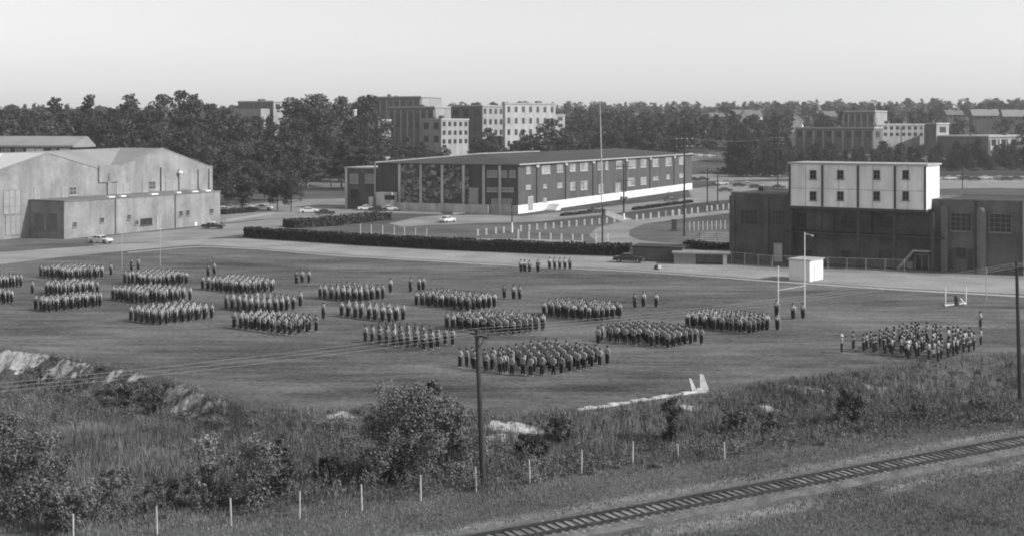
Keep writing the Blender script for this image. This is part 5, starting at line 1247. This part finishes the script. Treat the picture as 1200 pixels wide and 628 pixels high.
for pts, nm, sh in [([(347.5,333),(354,331.5),(362,331)],'officers behind the fourth column',[1,0,0]),([(244,324.5),(251,322.5)],'pair behind the fourth column back block',[1,0]),([(154,317.5),(162,317)],'pair behind the third column',[1,0]),
     ([(481,342.5),(491,341),(496,341)],'officers behind the centre back block',[1,0,0]),([(591,350),(602,351),(609,351)],'officers at the right of the centre back block',[1,0,0]),
     ([(744,361),(754,360),(769,360)],'officers right of the back block near the track',[1,0,0]),([(929.5,375),(941,374)],'pair under the goal post crossbar',[0,0]),([(130,323)],'figure between the second and third columns',[0])]:
    for (a_, b_), s_ in zip(pts, sh): solo(a_, b_, 'person standing among the '+nm if len(pts) > 1 else 'person alone in pale clothes between the second and third columns', s_, 'peak', random.choice([220, 40, 200]), 0, nm if len(pts) > 1 else None)
for (x, y, l) in [(38,344.5,'person alone left of the second column middle block'),(352,359,'person alone right of the fourth column middle block'),(379,374,'person alone between the fourth column and the blocks left of centre'),(457.5,343,'person alone right of the back block left of centre'),
     (911,387,'person standing apart left of the goal post foot'),(910,371,'person standing behind the left goal upright'),(701,404,'person alone at the left corner of the front block right of centre'),(822,404,'person at the right end of the front block right of centre')]: solo(x, y, l)
for k, (x, y) in enumerate([(610.5,319),(615,319),(620.5,319.5),(630.5,319.5)]): solo(x, y, 'person in the small left group of the reviewing party by the road', k == 3, 'peak', 200, 0, 'reviewing party left group')
for x in (644,650,656,662,668): solo(x, 315.5, 'person in the right hand row of the reviewing party by the road', 0, 'peak', 200, 0, 'reviewing party right row')
PEOPLE.sort(key=lambda q: q[0].y)
near, rest = PEOPLE[:300], PEOPLE[300:]
for (p, az, pose, shv, cp_, lab, grp, sc) in near:
    b_, s_, t_ = POSES[pose]
    s_ = s_dark[pose][1] if shv else SHIRTS[pose][random.choices([0,1,2],[5,3,3])[0]]
    o = bpy.data.objects.new('person', b_); COL.objects.link(o); o.location = p; o.rotation_euler = (0, 0, R(-az)); o.scale = (sc, sc, sc); tag(o, lab, 'person', grp)
    for nm, me in (('shirt', s_), ('trousers', t_), ('cap', caps[cp_]), ('hair', hair)):
        c = bpy.data.objects.new(nm, me); COL.objects.link(c); c.parent = o
# the farther ranks: one object
def arr(me):
    V = np.empty(len(me.vertices)*3, dtype=np.float32); me.vertices.foreach_get('co', V); V = V.reshape(-1, 3); me.calc_loop_triangles(); Tt = np.empty(len(me.loop_triangles)*3, dtype=np.int32); me.loop_triangles.foreach_get('vertices', Tt); return V, Tt.reshape(-1, 3)
LOW = []
for arms, st in (('side', .08), ('back', .16), ('hip', .14), ('front', .1)):
    b_, s_, t_ = person_parts(arms, st, sub=0); LOW.append([arr(b_), arr(s_), arr(t_)])
capA = {k: arr(v) for k, v in caps.items()}
Vs, Fs, Ms, off = [], [], [], 0
for (p, az, pose, shv, cp_, lab, grp, sc) in rest:
    a = R(-az); c, s = math.cos(a), math.sin(a)
    for (V, Tt), mi in zip(LOW[pose]+[capA[cp_]], (0, 3 if shv else random.choices([1,5,6],[5,3,3])[0], 2, 4)):
        W3 = V*sc; W3 = np.stack([W3[:,0]*c-W3[:,1]*s+p.x, W3[:,0]*s+W3[:,1]*c+p.y, W3[:,2]+p.z], 1); Vs.append(W3); Fs.append(Tt+off); Ms += [mi]*len(Tt); off += len(V)
o = np_mesh('marching_crowd', np.concatenate(Vs), np.concatenate(Fs), [M_skin, M_shirt, M_trous, mat('jacket_dark', .09), M_cap, SH3[1], SH3[2]], mi=Ms); tag(o, 'farther ranks of uniformed people standing in blocks across the field', 'people', kind='stuff')
print('PEOPLE', len(PEOPLE))
# band instruments (held things)
bandp = [q for q in near if q[6] and 'band' in q[6]]
random.shuffle(bandp)
def inst(kind, q, label):
    p, az = q[0], q[1]; rt = empty(kind, p, R(-az), label, kind.replace('_', ' '), 'band instruments')
    if kind == 'drum':
        MB().lathe([(.2,0),(.2,.28)], 14, (0,.36,.86)).build('shell', M_helm, rt); MB().lathe([(.21,0),(.21,.03)], 14, (0,.36,1.143)).build('head', M_white, rt)
    elif kind == 'sousaphone':
        mb = MB(); pts = [Vector((.32*math.cos(t)*1.0, .05, 1.25+.42*math.sin(t))) for t in np.linspace(-2.6, 2.2, 14)]; mb.tube(pts, .045, 6); mb.build('tubing', M_brass, rt)
        MB().lathe([(.06,0),(.1,.15),(.2,.3),(.33,.36)], 14, (.1,.12,1.72)).build('bell', M_brass, rt)
    else:
        MB().bar((0,.22,1.5),(0,.62,1.42),.02,.03,6).bar((0,.62,1.42),(0,.78,1.4),.03,.11,10).build('tubing', M_brass, rt)
for k, kd in enumerate(['drum','drum','drum','sousaphone','sousaphone','trumpet','trumpet','trumpet','trumpet']):
    inst(kd, bandp[k], kd+' held by a person in the band ranks')
# guidon flags on staffs
for (x, y, h) in [(911.5,387,3.0)]:
    p = G(x, y)+Vector((.25,0,0)); gf = empty('guidon', p, 0, 'thin staff with small furled flag held left of the goal post', 'flag'); MB().bar((0,0,0),(0,0,h),.02,n=5).build('staff', M_trim, gf); MB().box(-.02,.02,-.25,0,h-.8,h-.1).build('flag', M_trim, gf)

# ------------------------------------------------------------------ haze
hzv = MB().box(-1700, 1900, -30, 2900, -8, 160).build('haze', None, kind='stuff', label='thin summer haze greying the far hills')
hzv.data.materials.clear(); hm = bpy.data.materials.new('haze'); hm.use_nodes = True; t = hm.node_tree; t.nodes.clear()
pvn = t.nodes.new('ShaderNodeVolumePrincipled'); pvn.inputs['Color'].default_value = (.9,.9,.9,1); pvn.inputs['Density'].default_value = .00016; pvn.inputs['Anisotropy'].default_value = .2
mo = t.nodes.new('ShaderNodeOutputMaterial'); t.links.new(pvn.outputs[0], mo.inputs['Volume']); hzv.data.materials.append(hm)
